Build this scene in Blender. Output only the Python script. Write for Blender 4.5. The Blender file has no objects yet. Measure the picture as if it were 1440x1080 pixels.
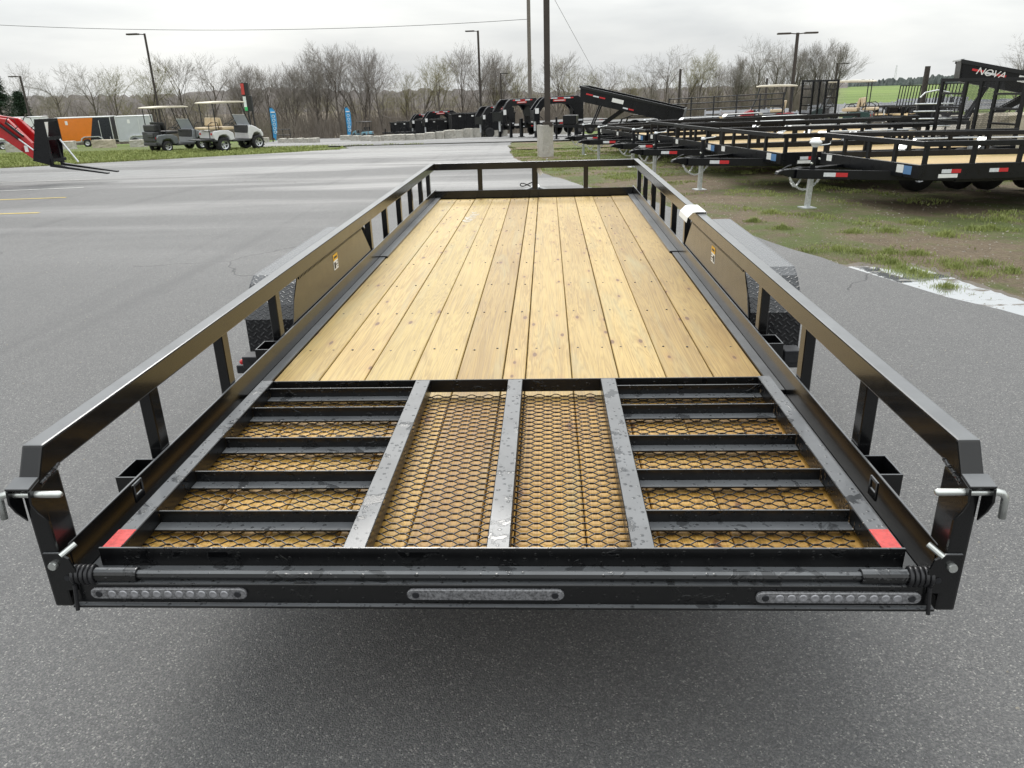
import bpy, bmesh, math, random
import numpy as np
from mathutils import Vector, Matrix
random.seed(7)
scene = bpy.context.scene
COL = scene.collection
rad = math.radians

# ------------------------------------------------------------------ camera
D = 0.66                                   # height of the wooden deck above the lot
F_PX, CAM = 1066.13, np.array([0.1439, -1.5522, 1.1227 + D])
YAW, PITCH, ROLL = -0.0526, 0.3766, -0.029
_cy, _sy, _cp, _sp = math.cos(YAW), math.sin(YAW), math.cos(PITCH), math.sin(PITCH)
_f = np.array([_sy*_cp, _cy*_cp, -_sp]); _r0 = np.array([_cy, -_sy, 0.0]); _u0 = np.cross(_r0, _f)
_r = math.cos(ROLL)*_r0 + math.sin(ROLL)*_u0; _u = -math.sin(ROLL)*_r0 + math.cos(ROLL)*_u0
cam_d = bpy.data.cameras.new('camera'); cam = bpy.data.objects.new('camera', cam_d); COL.objects.link(cam)
cam_d.sensor_width = 36.0; cam_d.lens = 36.0*F_PX/1440.0; cam_d.clip_start = 0.05; cam_d.clip_end = 5000
cam.matrix_world = Matrix(((_r[0], _u[0], -_f[0], CAM[0]), (_r[1], _u[1], -_f[1], CAM[1]), (_r[2], _u[2], -_f[2], CAM[2]), (0, 0, 0, 1)))
scene.camera = cam

# ------------------------------------------------------------------ sky, sun, exposure
world = bpy.data.worlds.new('World'); scene.world = world; world.use_nodes = True
wn, wl = world.node_tree.nodes, world.node_tree.links
wn.clear()
SUN_EL, SUN_AZ = 42.0, 350.0
def wnode(t, **kw):
    n = wn.new(t)
    for k, v in kw.items(): setattr(n, k, v)
    return n
sky = wnode('ShaderNodeTexSky', sky_type='NISHITA', sun_disc=False)
sky.sun_elevation = rad(SUN_EL); sky.sun_rotation = rad(SUN_AZ); sky.air_density = 1.0; sky.dust_density = 3.0
bg_sky = wnode('ShaderNodeBackground'); bg_sky.inputs[1].default_value = 0.08
wl.new(sky.outputs[0], bg_sky.inputs[0])
tc = wnode('ShaderNodeTexCoord'); sep = wnode('ShaderNodeSeparateXYZ'); wl.new(tc.outputs['Generated'], sep.inputs[0])
mp = wnode('ShaderNodeMapping'); mp.inputs['Scale'].default_value = (1.2, 1.2, 5.5); wl.new(tc.outputs['Generated'], mp.inputs[0])
nz = wnode('ShaderNodeTexNoise'); nz.inputs['Scale'].default_value = 1.9; nz.inputs['Detail'].default_value = 6; nz.inputs['Roughness'].default_value = .5
nz.inputs['Distortion'].default_value = .25
wl.new(mp.outputs[0], nz.inputs['Vector'])
cr = wnode('ShaderNodeValToRGB'); cr.color_ramp.elements[0].position = .36; cr.color_ramp.elements[0].color = (.565, .592, .61, 1)
cr.color_ramp.elements[1].position = .62; cr.color_ramp.elements[1].color = (.84, .855, .84, 1)
wl.new(nz.outputs[0], cr.inputs[0])
# an overcast sky is brighter towards the zenith (CIE overcast model)
mx = wnode('ShaderNodeMath', operation='MAXIMUM'); wl.new(sep.outputs[2], mx.inputs[0]); mx.inputs[1].default_value = 0.0
ml = wnode('ShaderNodeMath', operation='MULTIPLY_ADD'); wl.new(mx.outputs[0], ml.inputs[0]); ml.inputs[1].default_value = 1.2; ml.inputs[2].default_value = 0.90
bg_cl = wnode('ShaderNodeBackground'); wl.new(cr.outputs[0], bg_cl.inputs[0]); wl.new(ml.outputs[0], bg_cl.inputs[1])
ms = wnode('ShaderNodeMixShader'); ms.inputs[0].default_value = 0.92
wl.new(bg_sky.outputs[0], ms.inputs[1]); wl.new(bg_cl.outputs[0], ms.inputs[2])
wo = wnode('ShaderNodeOutputWorld'); wl.new(ms.outputs[0], wo.inputs[0])
sun_d = bpy.data.lights.new('sun', 'SUN'); sun_d.energy = 1.4; sun_d.angle = rad(24); sun_d.color = (1, .97, .92)
sun = bpy.data.objects.new('sun', sun_d); COL.objects.link(sun)
_sd = Vector((math.sin(rad(SUN_AZ))*math.cos(rad(SUN_EL)), math.cos(rad(SUN_AZ))*math.cos(rad(SUN_EL)), math.sin(rad(SUN_EL))))
sun.rotation_euler = _sd.to_track_quat('Z', 'Y').to_euler()
scene.view_settings.view_transform = 'Standard'; scene.view_settings.look = 'None'
scene.view_settings.exposure = 0.4; scene.view_settings.gamma = 1.0; scene.view_settings.use_curve_mapping = False
scene.render.engine = 'CYCLES'; scene.cycles.use_denoising = True
scene.cycles.max_bounces = 8; scene.cycles.transparent_max_bounces = 8

# ------------------------------------------------------------------ terrain and pixel helpers
def sstep(a, b, t):
    t = min(1.0, max(0.0, (t-a)/(b-a))); return t*t*(3-2*t)
def terrain(x, y):
    z = 0.0
    k = sstep(.02, .35, x/(max(y, 1)+1.55))
    if y > 10: z -= (.02-.0055*k)*(min(y, 30)-10)
    if y > 30:
        left = .053*(min(y, 110)-30) + .012*max(0, min(y, 300)-110) + .02*max(0, y-300)
        right = .030*(min(y, 100)-30) + .0085*max(0, min(y, 640)-100) + .03*max(0, y-640)
        z -= left*(1-k) + right*k
    z -= .03*max(0, min(x, 14)-4.5)*sstep(2, 6, y+x*.3)*(1-sstep(14, 23, y))
    return z
def ray(px, py): return _f + _r*(px-720)/F_PX - _u*(py-540)/F_PX
def onz(px, py, z):
    d = ray(px, py); return Vector(CAM + d*(z-CAM[2])/d[2])
def ony(px, py, y):
    d = ray(px, py); return Vector(CAM + d*(y-CAM[1])/d[1])
def gp(px, py):                              # the ground seen at a pixel
    d = ray(px, py); lo, s = 0.0, 0.0
    while s < 900:
        s += .25 if s < 60 else 1.0
        q = CAM + d*s
        if q[2] < terrain(q[0], q[1]): break
        lo = s
    for _ in range(25):
        m = (lo+s)/2; q = CAM + d*m
        if q[2] < terrain(q[0], q[1]): s = m
        else: lo = m
    q = CAM + d*s
    return Vector((q[0], q[1], terrain(q[0], q[1])))
def at(px, y):                               # ground point at distance y in the direction of a picture column
    q = ony(px, 150 - (px-720)*.029, y); return Vector((q.x, y, terrain(q.x, y)))
def ztop(px, py, p):                         # height of the ray through a pixel above a point's distance
    return ony(px, py, p.y).z

# ------------------------------------------------------------------ materials
def new_mat(name):
    m = bpy.data.materials.new(name); m.use_nodes = True
    nt = m.node_tree; b = nt.nodes['Principled BSDF']
    return m, nt, nt.nodes, nt.links, b
def N(nt, t, inp=None, **kw):
    n = nt.nodes.new(t)
    for k, v in kw.items(): setattr(n, k, v)
    for k, v in (inp or {}).items():
        if hasattr(v, 'is_output') or isinstance(v, bpy.types.NodeSocket): nt.links.new(v, n.inputs[k])
        else: n.inputs[k].default_value = v
    return n
def rgba(c): return (c[0], c[1], c[2], 1)
def ramp(nt, fac, stops):
    n = nt.nodes.new('ShaderNodeValToRGB'); e = n.color_ramp.elements
    e[0].position, e[0].color = stops[0][0], rgba(stops[0][1]); e[1].position, e[1].color = stops[-1][0], rgba(stops[-1][1])
    for p, c in stops[1:-1]:
        k = e.new(p); k.color = rgba(c)
    nt.links.new(fac, n.inputs[0]); return n.outputs[0]
def mixc(nt, fac, a, b, blend='MIX'):
    n = nt.nodes.new('ShaderNodeMix'); n.data_type = 'RGBA'; n.blend_type = blend
    for s, v in ((n.inputs[0], fac), (n.inputs[6], a), (n.inputs[7], b)):
        if isinstance(v, bpy.types.NodeSocket): nt.links.new(v, s)
        else: s.default_value = v if isinstance(v, (int, float)) else rgba(v)
    return n.outputs[2]
def mth(nt, op, a, b=0.0, c=None, clamp=False):
    n = nt.nodes.new('ShaderNodeMath'); n.operation = op; n.use_clamp = clamp
    for i, v in enumerate((a, b) if c is None else (a, b, c)):
        if isinstance(v, bpy.types.NodeSocket): nt.links.new(v, n.inputs[i])
        else: n.inputs[i].default_value = v
    return n.outputs[0]
def coords(nt, scale=(1, 1, 1), which='Object', loc=None):
    t = nt.nodes.new('ShaderNodeTexCoord'); m = nt.nodes.new('ShaderNodeMapping'); m.inputs['Scale'].default_value = scale
    nt.links.new(t.outputs[which], m.inputs[0])
    if loc is not None: nt.links.new(loc, m.inputs['Location'])
    return m.outputs[0]
def noise(nt, vec, scale, detail=3, rough=.5, dist=0):
    return N(nt, 'ShaderNodeTexNoise', {'Vector': vec, 'Scale': scale, 'Detail': detail, 'Roughness': rough, 'Distortion': dist}).outputs[0]
def bump(nt, b, h, strength=.3, dist=.01):
    n = N(nt, 'ShaderNodeBump', {'Height': h, 'Strength': strength, 'Distance': dist}); nt.links.new(n.outputs[0], b.inputs['Normal'])
def simple(name, c, rough=.5, metal=0.0, var=.18, scale=6.0, rvar=.12, bmp=0.0, coat=0.0, spec=.5):
    m, nt, ns, lk, b = new_mat(name)
    v = coords(nt); n1 = noise(nt, v, scale, 5, .6)
    lo = tuple(x*(1-var) for x in c); hi = tuple(min(1, x*(1+var)) for x in c)
    lk.new(ramp(nt, n1, [(.3, lo), (.7, hi)]), b.inputs['Base Color'])
    n2 = noise(nt, v, scale*4, 3)
    lk.new(mth(nt, 'MULTIPLY_ADD', n2, rvar*2, rough-rvar), b.inputs['Roughness'])
    b.inputs['Metallic'].default_value = metal; b.inputs['Coat Weight'].default_value = coat; b.inputs['Specular IOR Level'].default_value = spec
    if bmp: bump(nt, b, noise(nt, v, scale*10, 4), bmp, .01)
    return m
M = {}
def black_paint(name, wet, base=.0032, rough=.24, sheen=1.0):
    m, nt, ns, lk, b = new_mat(name)
    v = coords(nt); n1 = noise(nt, v, 9, 5, .65)
    col = ramp(nt, n1, [(.3, (base*.8, base*.85, base)), (.7, (base*1.6, base*1.65, base*1.8))])
    r = mth(nt, 'MULTIPLY_ADD', noise(nt, v, 14, 4), .12, rough-.08)
    fine = noise(nt, v, 260, 2)
    if wet:
        vor = N(nt, 'ShaderNodeTexVoronoi', {'Vector': v, 'Scale': 62.0, 'Randomness': 1.0})
        rnd = N(nt, 'ShaderNodeSeparateColor', {0: vor.outputs['Color']})
        big = noise(nt, v, 13, 4, .55, .5)
        size = mth(nt, 'MULTIPLY_ADD', rnd.outputs[0], .5, -.06)
        drop = mth(nt, 'MULTIPLY', mth(nt, 'SUBTRACT', size, vor.outputs['Distance']), 5.0, clamp=True)
        sheet_w = mth(nt, 'MULTIPLY', mth(nt, 'SUBTRACT', big, .585), 22.0, clamp=True)
        water = mth(nt, 'MAXIMUM', drop, sheet_w)
        r = mth(nt, 'MULTIPLY_ADD', water, -.30, mth(nt, 'ADD', r, .14), clamp=True)
        bump(nt, b, mth(nt, 'MULTIPLY_ADD', fine, .04, water), .5, .0035)
    else:
        bump(nt, b, fine, .05, .002)
    # sky sheen painted into the colour of upward faces, weaker under the drops
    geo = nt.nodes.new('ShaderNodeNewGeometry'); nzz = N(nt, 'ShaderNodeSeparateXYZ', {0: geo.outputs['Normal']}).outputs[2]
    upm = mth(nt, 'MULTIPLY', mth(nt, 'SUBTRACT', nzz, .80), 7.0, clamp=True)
    sky_sheen = mth(nt, 'MULTIPLY', upm, mth(nt, 'MULTIPLY_ADD', noise(nt, v, 5, 5, .65), .9, .38), clamp=True)
    if wet: sky_sheen = mth(nt, 'MULTIPLY', sky_sheen, mth(nt, 'MULTIPLY_ADD', water, -.55, 1.0))
    col = mixc(nt, sky_sheen, col, (.135, .142, .150) if wet else (.150, .156, .162))
    sky_sheen = mth(nt, 'MULTIPLY', sky_sheen, sheen)
    r = mth(nt, 'MULTIPLY_ADD', upm, .10*sheen, r)
    lk.new(col, b.inputs['Base Color']); lk.new(r, b.inputs['Roughness'])
    b.inputs['Coat Weight'].default_value = .25; b.inputs['Coat Roughness'].default_value = .08; b.inputs['Specular IOR Level'].default_value = .42
    return m
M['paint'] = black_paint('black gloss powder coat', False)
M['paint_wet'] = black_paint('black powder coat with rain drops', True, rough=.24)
M['paint_pool'] = black_paint('black powder coat with standing rain water', True, rough=.18, sheen=.09)
M['paint_far'] = simple('black trailer paint', (.0055, .006, .0075), .30, 0, .3, 3, .1, 0, 0, .32)
def wood(name, c_lo, c_hi, knots=True):
    m, nt, ns, lk, b = new_mat(name)
    oi = nt.nodes.new('ShaderNodeObjectInfo')
    comb = N(nt, 'ShaderNodeCombineXYZ', {0: mth(nt, 'MULTIPLY', oi.outputs['Random'], 37.0), 1: mth(nt, 'MULTIPLY', oi.outputs['Random'], 91.0), 2: 3.0})
    v = coords(nt, (1, 1, 1), loc=comb.outputs[0])
    # long grain
    vg = N(nt, 'ShaderNodeMapping', {'Vector': v, 'Scale': (16, .55, 16)}).outputs[0]
    ring = noise(nt, vg, 1.0, 4, .55, 1.1)
    rings = mth(nt, 'FRACT', mth(nt, 'MULTIPLY', ring, 11.0))
    rings = mth(nt, 'ABSOLUTE', mth(nt, 'MULTIPLY_ADD', rings, 2.0, -1.0))
    vf = N(nt, 'ShaderNodeMapping', {'Vector': v, 'Scale': (160, 2.2, 160)}).outputs[0]
    fib = noise(nt, vf, 1.0, 3, .6)
    blot = noise(nt, N(nt, 'ShaderNodeMapping', {'Vector': v, 'Scale': (5, 1.1, 5)}).outputs[0], 1.0, 4, .6)
    c = ramp(nt, rings, [(0.0, tuple(q*.80 for q in c_lo)), (.5, tuple((a+b_)/2 for a, b_ in zip(c_lo, c_hi))), (1.0, c_hi)])
    c = mixc(nt, .38, c, ramp(nt, fib, [(.3, tuple(x*.78 for x in c_lo)), (.7, tuple(min(1, x*1.08) for x in c_hi))]))
    c = mixc(nt, mth(nt, 'MULTIPLY', mth(nt, 'SUBTRACT', blot, .46), 1.6, clamp=True), c, tuple(min(1, q) for q in (c_hi[0]*1.08, c_hi[1]*1.10, c_hi[2]*1.16)), 'MIX') if knots else c
    amb = mth(nt, 'MULTIPLY', mth(nt, 'SUBTRACT', .47, blot), 3.2, clamp=True)
    if knots: c = mixc(nt, mth(nt, 'MULTIPLY', amb, .6), c, (.27, .150, .036))
    # each board its own tone
    tone = ramp(nt, oi.outputs['Random'], [(0.0, (.80, .74, .62)), (.25, (1.04, 1.0, .92)), (.45, (.90, .86, .78)), (.65, (1.14, 1.12, 1.05)), (.82, (.94, .93, .80)), (1.0, (1.02, 1.05, .92))])
    c = mixc(nt, 1.0, c, tone, 'MULTIPLY')
    # greenish treatment stain and grey weathering in drifting streaks
    st = noise(nt, N(nt, 'ShaderNodeMapping', {'Vector': v, 'Scale': (7, .7, 7)}).outputs[0], 1.3, 4, .6, .5)
    c = mixc(nt, mth(nt, 'MULTIPLY', mth(nt, 'SUBTRACT', st, .54), 2.6, clamp=True), c, (.36, .32, .17))
    if knots:
        kv = N(nt, 'ShaderNodeMapping', {'Vector': v, 'Scale': (7.5, 2.6, 7.5)}).outputs[0]
        vo = N(nt, 'ShaderNodeTexVoronoi', {'Vector': kv, 'Scale': 1.0, 'Randomness': 1.0}, voronoi_dimensions='2D')
        rn = N(nt, 'ShaderNodeSeparateColor', {0: vo.outputs['Color']}).outputs[0]
        on = mth(nt, 'GREATER_THAN', rn, .66)
        kd = mth(nt, 'ADD', vo.outputs['Distance'], mth(nt, 'MULTIPLY_ADD', fib, .05, -.02))
        halo = mth(nt, 'MULTIPLY', mth(nt, 'SUBTRACT', .22, kd), 3.4, clamp=True)
        core = mth(nt, 'MULTIPLY', mth(nt, 'SUBTRACT', mth(nt, 'MULTIPLY', rn, .10), kd), 34.0, clamp=True)
        c = mixc(nt, mth(nt, 'MULTIPLY', halo, mth(nt, 'MULTIPLY', on, .70)), c, (.31, .16, .055))
        c = mixc(nt, mth(nt, 'MULTIPLY', core, mth(nt, 'MULTIPLY', on, .85)), c, (.12, .055, .022))
    if knots:                              # boards turn more orange towards the rear, under the gate
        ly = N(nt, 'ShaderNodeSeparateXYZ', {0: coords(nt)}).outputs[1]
        tinted = mth(nt, 'MULTIPLY', mth(nt, 'SUBTRACT', mth(nt, 'MULTIPLY_ADD', blot, .25, 1.02), ly), 9.0, clamp=True)
        c = mixc(nt, mth(nt, 'MULTIPLY', tinted, .8), c, mixc(nt, 1.0, c, (1.22, .98, .58), 'MULTIPLY'))
    lk.new(c, b.inputs['Base Color'])
    lk.new(mth(nt, 'MULTIPLY_ADD', fib, .25, .42), b.inputs['Roughness'])
    bump(nt, b, mth(nt, 'ADD', fib, mth(nt, 'MULTIPLY', rings, .4)), .12, .003)
    return m
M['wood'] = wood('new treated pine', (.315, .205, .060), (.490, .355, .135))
M['wood_far'] = wood('pine deck', (.42, .29, .13), (.56, .42, .22), False)
M['galv'] = simple('galvanised steel', (.62, .64, .65), .38, .7, .2, 30, .15, .05)
M['zinc'] = simple('zinc plated pin', (.62, .64, .62), .3, .9, .12, 20, .1)
M['steel_dark'] = simple('dark steel', (.035, .036, .04), .4, .6, .3, 20)
M['spring'] = simple('oiled black spring', (.02, .02, .022), .3, .3, .3, 30)
M['rubber'] = simple('tyre rubber', (.016, .016, .017), .75, 0, .3, 8, .1, .1)
M['rim'] = simple('silver wheel rim', (.55, .56, .57), .35, .8, .12, 15)
M['rim_black'] = simple('black wheel rim', (.02, .02, .022), .3, .2, .2, 15)
M['red_refl'] = simple('red reflective tape', (.55, .025, .03), .35, 0, .1, 30)
M['red_tape_wet'] = simple('red reflector tape beaded with rain', (.62, .055, .05), .22, 0, .25, 70, .1, .3)
M['white_refl'] = simple('silver reflective tape', (.66, .68, .70), .35, 0, .08, 30)
M['white'] = simple('white sticker', (.78, .78, .76), .5, 0, .06, 20)
M['yellow'] = simple('yellow sticker', (.75, .42, .02), .5, 0, .06, 20)
M['ink'] = simple('black ink', (.02, .02, .02), .6)
M['paper'] = simple('white paper', (.78, .79, .78), .6, 0, .05, 25, .05, .05)
M['plastic_bag'] = simple('white plastic bag', (.78, .79, .80), .35, 0, .06, 30, .1, .3)
M['blue_sticker'] = simple('blue sticker', (.10, .22, .42), .5)
M['pole_bronze'] = simple('dark bronze pole', (.045, .036, .030), .5, .2, .15, 6)
M['pole_wood'] = simple('weathered pole wood', (.17, .15, .13), .85, 0, .3, 14, .05, .4)
M['wood_post'] = simple('dark creosote post', (.05, .042, .036), .8, 0, .35, 14, .05, .4)
M['orange'] = simple('orange trailer skin', (.72, .20, .015), .35, 0, .05, 3, .05)
M['navy'] = simple('near black trailer skin', (.014, .016, .025), .3, 0, .1, 3)
M['silver'] = simple('silver trailer skin', (.50, .52, .55), .4, .15, .05, 3)
M['trailer_white'] = simple('white trailer skin', (.74, .76, .78), .4, 0, .05, 3)
M['trim'] = simple('aluminium trim', (.68, .69, .70), .35, .6, .08, 10)
M['alu'] = simple('bright aluminium', (.50, .51, .53), .4, .5, .1, 6)
M['alu_deck'] = simple('pale aluminium decking', (.42, .43, .45), .5, .3, .12, 6)
M['blue_flag'] = simple('blue flag cloth', (.05, .30, .58), .7, 0, .08, 4)
M['pale_blue'] = simple('pale blue print', (.40, .58, .72), .7)
M['cart_grey'] = simple('silver grey cart body', (.20, .215, .225), .25, .3, .08, 4, .05, 0, .4)
M['cart_white'] = simple('white cart body', (.70, .70, .70), .25, 0, .06, 4, .05, 0, .4)
M['cart_red'] = simple('red cart body', (.38, .012, .025), .22, 0, .12, 4, .05, 0, .5)
M['cart_blue'] = simple('light blue cart body', (.20, .42, .52), .3, 0, .1, 4, .05)
M['cart_dark'] = simple('charcoal plastic', (.045, .046, .048), .55, 0, .2, 8)
M['cart_green'] = simple('dark green cart body', (.02, .05, .045), .3, 0, .2, 4)
M['seat'] = simple('tan vinyl', (.60, .47, .30), .5, 0, .1, 6, .08, .1)
M['seat_black'] = simple('black vinyl', (.02, .02, .02), .5, 0, .2, 6)
M['roof'] = simple('cream plastic roof', (.66, .60, .48), .45, 0, .06, 3)
M['tractor_red'] = simple('tractor red', (.42, .012, .014), .25, 0, .12, 4, .05, 0, .4)
M['red_panel'] = simple('red sign panel', (.52, .06, .05), .4)
M['hose'] = simple('rubber hose', (.02, .02, .02), .5)
M['screen_white'] = simple('white sign panel', (.75, .80, .76), .4); M['screen_green'] = simple('green sign panel', (.06, .50, .16), .4)
def glass(name, c, a=.55):
    m, nt, ns, lk, b = new_mat(name)
    b.inputs['Base Color'].default_value = rgba(c); b.inputs['Roughness'].default_value = .08
    b.inputs['Alpha'].default_value = a; b.inputs['Specular IOR Level'].default_value = .8
    return m
M['windshield'] = glass('clear windshield', (.55, .60, .66), .55)
def concrete(name, c):
    m, nt, ns, lk, b = new_mat(name)
    v = coords(nt); big = noise(nt, v, 1.6, 5, .6); fine = noise(nt, v, 22, 5, .65)
    cc = ramp(nt, big, [(.3, tuple(x*.72 for x in c)), (.5, c), (.72, tuple(min(1, x*1.2) for x in c))])
    cc = mixc(nt, .3, cc, ramp(nt, fine, [(.3, tuple(x*.55 for x in c)), (.7, tuple(min(1, x*1.3) for x in c))]))
    sv = N(nt, 'ShaderNodeMapping', {'Vector': v, 'Scale': (3.0, 3.0, .5)}).outputs[0]
    cc = mixc(nt, mth(nt, 'MULTIPLY', mth(nt, 'SUBTRACT', noise(nt, sv, 1.5, 4), .58), 4.0, clamp=True), cc, (.26, .19, .12))
    lk.new(cc, b.inputs['Base Color']); b.inputs['Roughness'].default_value = .9
    bump(nt, b, mth(nt, 'ADD', fine, noise(nt, v, 6, 4)), .6, .03)
    return m
M['concrete'] = concrete('weathered concrete block', (.47, .45, .40))
M['concrete_tan'] = concrete('tan stained concrete block', (.45, .40, .31))
def asphalt(name='rain wet asphalt'):
    m, nt, ns, lk, b = new_mat(name)
    v = coords(nt)
    big = noise(nt, v, .35, 5, .6); mid = noise(nt, v, 3.0, 4, .6)
    vo = N(nt, 'ShaderNodeTexVoronoi', {'Vector': v, 'Scale': 215.0, 'Randomness': 1.0})
    rn = N(nt, 'ShaderNodeSeparateColor', {0: vo.outputs['Color']}).outputs[0]
    fine = noise(nt, v, 420, 3, .7)
    base = ramp(nt, big, [(.30, (.112, .113, .116)), (.68, (.166, .167, .170))])
    base = mixc(nt, .35, base, ramp(nt, mid, [(.3, (.100, .101, .103)), (.7, (.190, .190, .190))]))
    agg = ramp(nt, rn, [(0.0, (.030, .030, .032)), (.5, (.105, .105, .106)), (.82, (.205, .202, .195)), (.94, (.27, .265, .25)), (1.0, (.62, .60, .55))])
    c = mixc(nt, .68, base, agg)
    c = mixc(nt, .35, c, ramp(nt, fine, [(.3, (.045, .045, .047)), (.7, (.23, .23, .23))]))
    # stains
    sv = noise(nt, v, .9, 5, .65, .8)
    c = mixc(nt, mth(nt, 'MULTIPLY', mth(nt, 'SUBTRACT', sv, .60), 3.5, clamp=True), c, (.12, .12, .122))
    wob = N(nt, 'ShaderNodeVectorMath', {0: v, 1: N(nt, 'ShaderNodeVectorMath', {0: N(nt, 'ShaderNodeTexNoise', {'Vector': v, 'Scale': 1.7, 'Detail': 4.0}).outputs['Color'], 'Scale': .55}, operation='SCALE').outputs[0]}, operation='ADD').outputs[0]
    ck = N(nt, 'ShaderNodeTexVoronoi', {'Vector': wob, 'Scale': .17, 'Randomness': 1.0}, feature='DISTANCE_TO_EDGE', voronoi_dimensions='2D').outputs['Distance']
    crack = mth(nt, 'MULTIPLY', mth(nt, 'LESS_THAN', ck, .0016), mth(nt, 'GREATER_THAN', noise(nt, v, .4, 3), .50))
    crack = mth(nt, 'MULTIPLY', crack, mth(nt, 'GREATER_THAN', N(nt, 'ShaderNodeSeparateXYZ', {0: v}).outputs[1], 2.5))
    c = mixc(nt, mth(nt, 'MULTIPLY', crack, .75), c, (.045, .045, .046))
    tv = N(nt, 'ShaderNodeMapping', {'Vector': v, 'Scale': (2.4, .09, 1), 'Rotation': (0, 0, rad(12))}).outputs[0]
    c = mixc(nt, mth(nt, 'MULTIPLY', mth(nt, 'SUBTRACT', noise(nt, tv, 1.0, 3, .5), .57), 3.0, clamp=True), c, (.085, .085, .087))
    lk.new(c, b.inputs['Base Color'])
    # thin films of water lying in long shallow hollows
    wv = N(nt, 'ShaderNodeMapping', {'Vector': v, 'Scale': (.06, .42, 1), 'Rotation': (0, 0, rad(-7))}).outputs[0]
    wet = mth(nt, 'MULTIPLY', mth(nt, 'SUBTRACT', noise(nt, wv, 1.0, 5, .6, .4), .48), 5.0, clamp=True)
    sp = N(nt, 'ShaderNodeSeparateXYZ', {0: v})
    away = mth(nt, 'MULTIPLY', mth(nt, 'SUBTRACT', sp.outputs[1], 5.0), .14, clamp=True)
    wet = mth(nt, 'MULTIPLY', wet, away)
    lk.new(mth(nt, 'MULTIPLY_ADD', wet, -.44, .70), b.inputs['Roughness'])
    h = mth(nt, 'ADD', mth(nt, 'MULTIPLY', vo.outputs['Distance'], -1.0), mth(nt, 'MULTIPLY', fine, .6))
    n = N(nt, 'ShaderNodeBump', {'Height': h, 'Distance': .006}); lk.new(mth(nt, 'MULTIPLY_ADD', wet, -.5, .62), n.inputs['Strength'])
    lk.new(n.outputs[0], b.inputs['Normal'])
    return m
M['asphalt'] = asphalt()
def ground_mat():
    m, nt, ns, lk, b = new_mat('dirt and spring grass')
    v = coords(nt); sp = N(nt, 'ShaderNodeSeparateXYZ', {0: v})
    big = noise(nt, v, .55, 5, .62); mid = noise(nt, v, 3.2, 5, .65); fine = noise(nt, v, 26, 7, .78)
    dirt = ramp(nt, mid, [(.25, (.095, .066, .038)), (.5, (.205, .148, .088)), (.75, (.31, .240, .152))])
    dirt = mixc(nt, .6, dirt, ramp(nt, fine, [(.3, (.070, .048, .028)), (.7, (.40, .32, .215))]))
    grs = ramp(nt, mid, [(.25, (.085, .105, .026)), (.55, (.140, .175, .038)), (.8, (.21, .215, .075))])
    grs = mixc(nt, .45, grs, ramp(nt, fine, [(.3, (.035, .055, .014)), (.7, (.20, .24, .07))]))
    left = mth(nt, 'MULTIPLY', mth(nt, 'SUBTRACT', -3.5, sp.outputs[0]), .8, clamp=True)
    far = mth(nt, 'MULTIPLY', mth(nt, 'SUBTRACT', sp.outputs[1], 46.0), .08, clamp=True)
    mask = mth(nt, 'MAXIMUM', left, far)
    thr = mth(nt, 'MULTIPLY_ADD', mask, -.26, .455)
    fac = mth(nt, 'MULTIPLY', mth(nt, 'SUBTRACT', mth(nt, 'MULTIPLY_ADD', mid, .35, mth(nt, 'MULTIPLY', big, .65)), thr), 9.0, clamp=True)
    c = mixc(nt, fac, dirt, grs)
    fgreen = ramp(nt, noise(nt, N(nt, 'ShaderNodeMapping', {'Vector': v, 'Scale': (.012, .05, 1)}).outputs[0], 1.0, 4), [(.35, (.105, .165, .030)), (.65, (.17, .24, .05))])
    tan = noise(nt, v, .06, 4, .6)
    fgreen = mixc(nt, mth(nt, 'MULTIPLY', mth(nt, 'SUBTRACT', tan, .60), 6.0, clamp=True), fgreen, (.27, .24, .13))
    c = mixc(nt, mth(nt, 'MULTIPLY', mth(nt, 'SUBTRACT', sp.outputs[1], 60.0), .05, clamp=True), c, fgreen)
    ratio = mth(nt, 'DIVIDE', sp.outputs[0], mth(nt, 'MAXIMUM', sp.outputs[1], 1.0))
    woods = mth(nt, 'MULTIPLY', mth(nt, 'MULTIPLY', mth(nt, 'SUBTRACT', .37, ratio), 20.0, clamp=True), mth(nt, 'MULTIPLY', mth(nt, 'SUBTRACT', sp.outputs[1], 94.0), .25, clamp=True))
    c = mixc(nt, woods, c, ramp(nt, noise(nt, v, .25, 5, .65), [(.3, (.10, .08, .058)), (.7, (.20, .165, .115))]))
    lk.new(c, b.inputs['Base Color']); b.inputs['Roughness'].default_value = .95
    bump(nt, b, mth(nt, 'ADD', mid, mth(nt, 'MULTIPLY', fine, .8)), 1.0, .09)
    return m
M['ground'] = ground_mat()
def grass_mat(name, a, c):
    m, nt, ns, lk, b = new_mat(name)
    v = coords(nt); n1 = noise(nt, v, 2.3, 4)
    n2 = noise(nt, v, 40, 2)
    lk.new(mixc(nt, .5, ramp(nt, n1, [(.3, a), (.7, c)]), ramp(nt, n2, [(.3, a), (.7, c)])), b.inputs['Base Color'])
    b.inputs['Roughness'].default_value = .7; b.inputs['Subsurface Weight'].default_value = 0
    return m
M['grass'] = grass_mat('grass blades', (.140, .185, .042), (.38, .41, .14))
M['grass_dry'] = grass_mat('pale grass blades', (.12, .13, .035), (.27, .26, .11))
M['bark'] = simple('grey brown bark', (.105, .088, .074), .9, 0, .3, 3, .05)
M['twig'] = simple('grey twigs', (.215, .192, .170), .9, 0, .25, .5, .05)
M['twig_bud'] = simple('budding twigs', (.235, .215, .115), .9, 0, .25, .5, .05)
M['brush'] = simple('leafless brush', (.175, .150, .126), .9, 0, .3, .4, .05)
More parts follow.
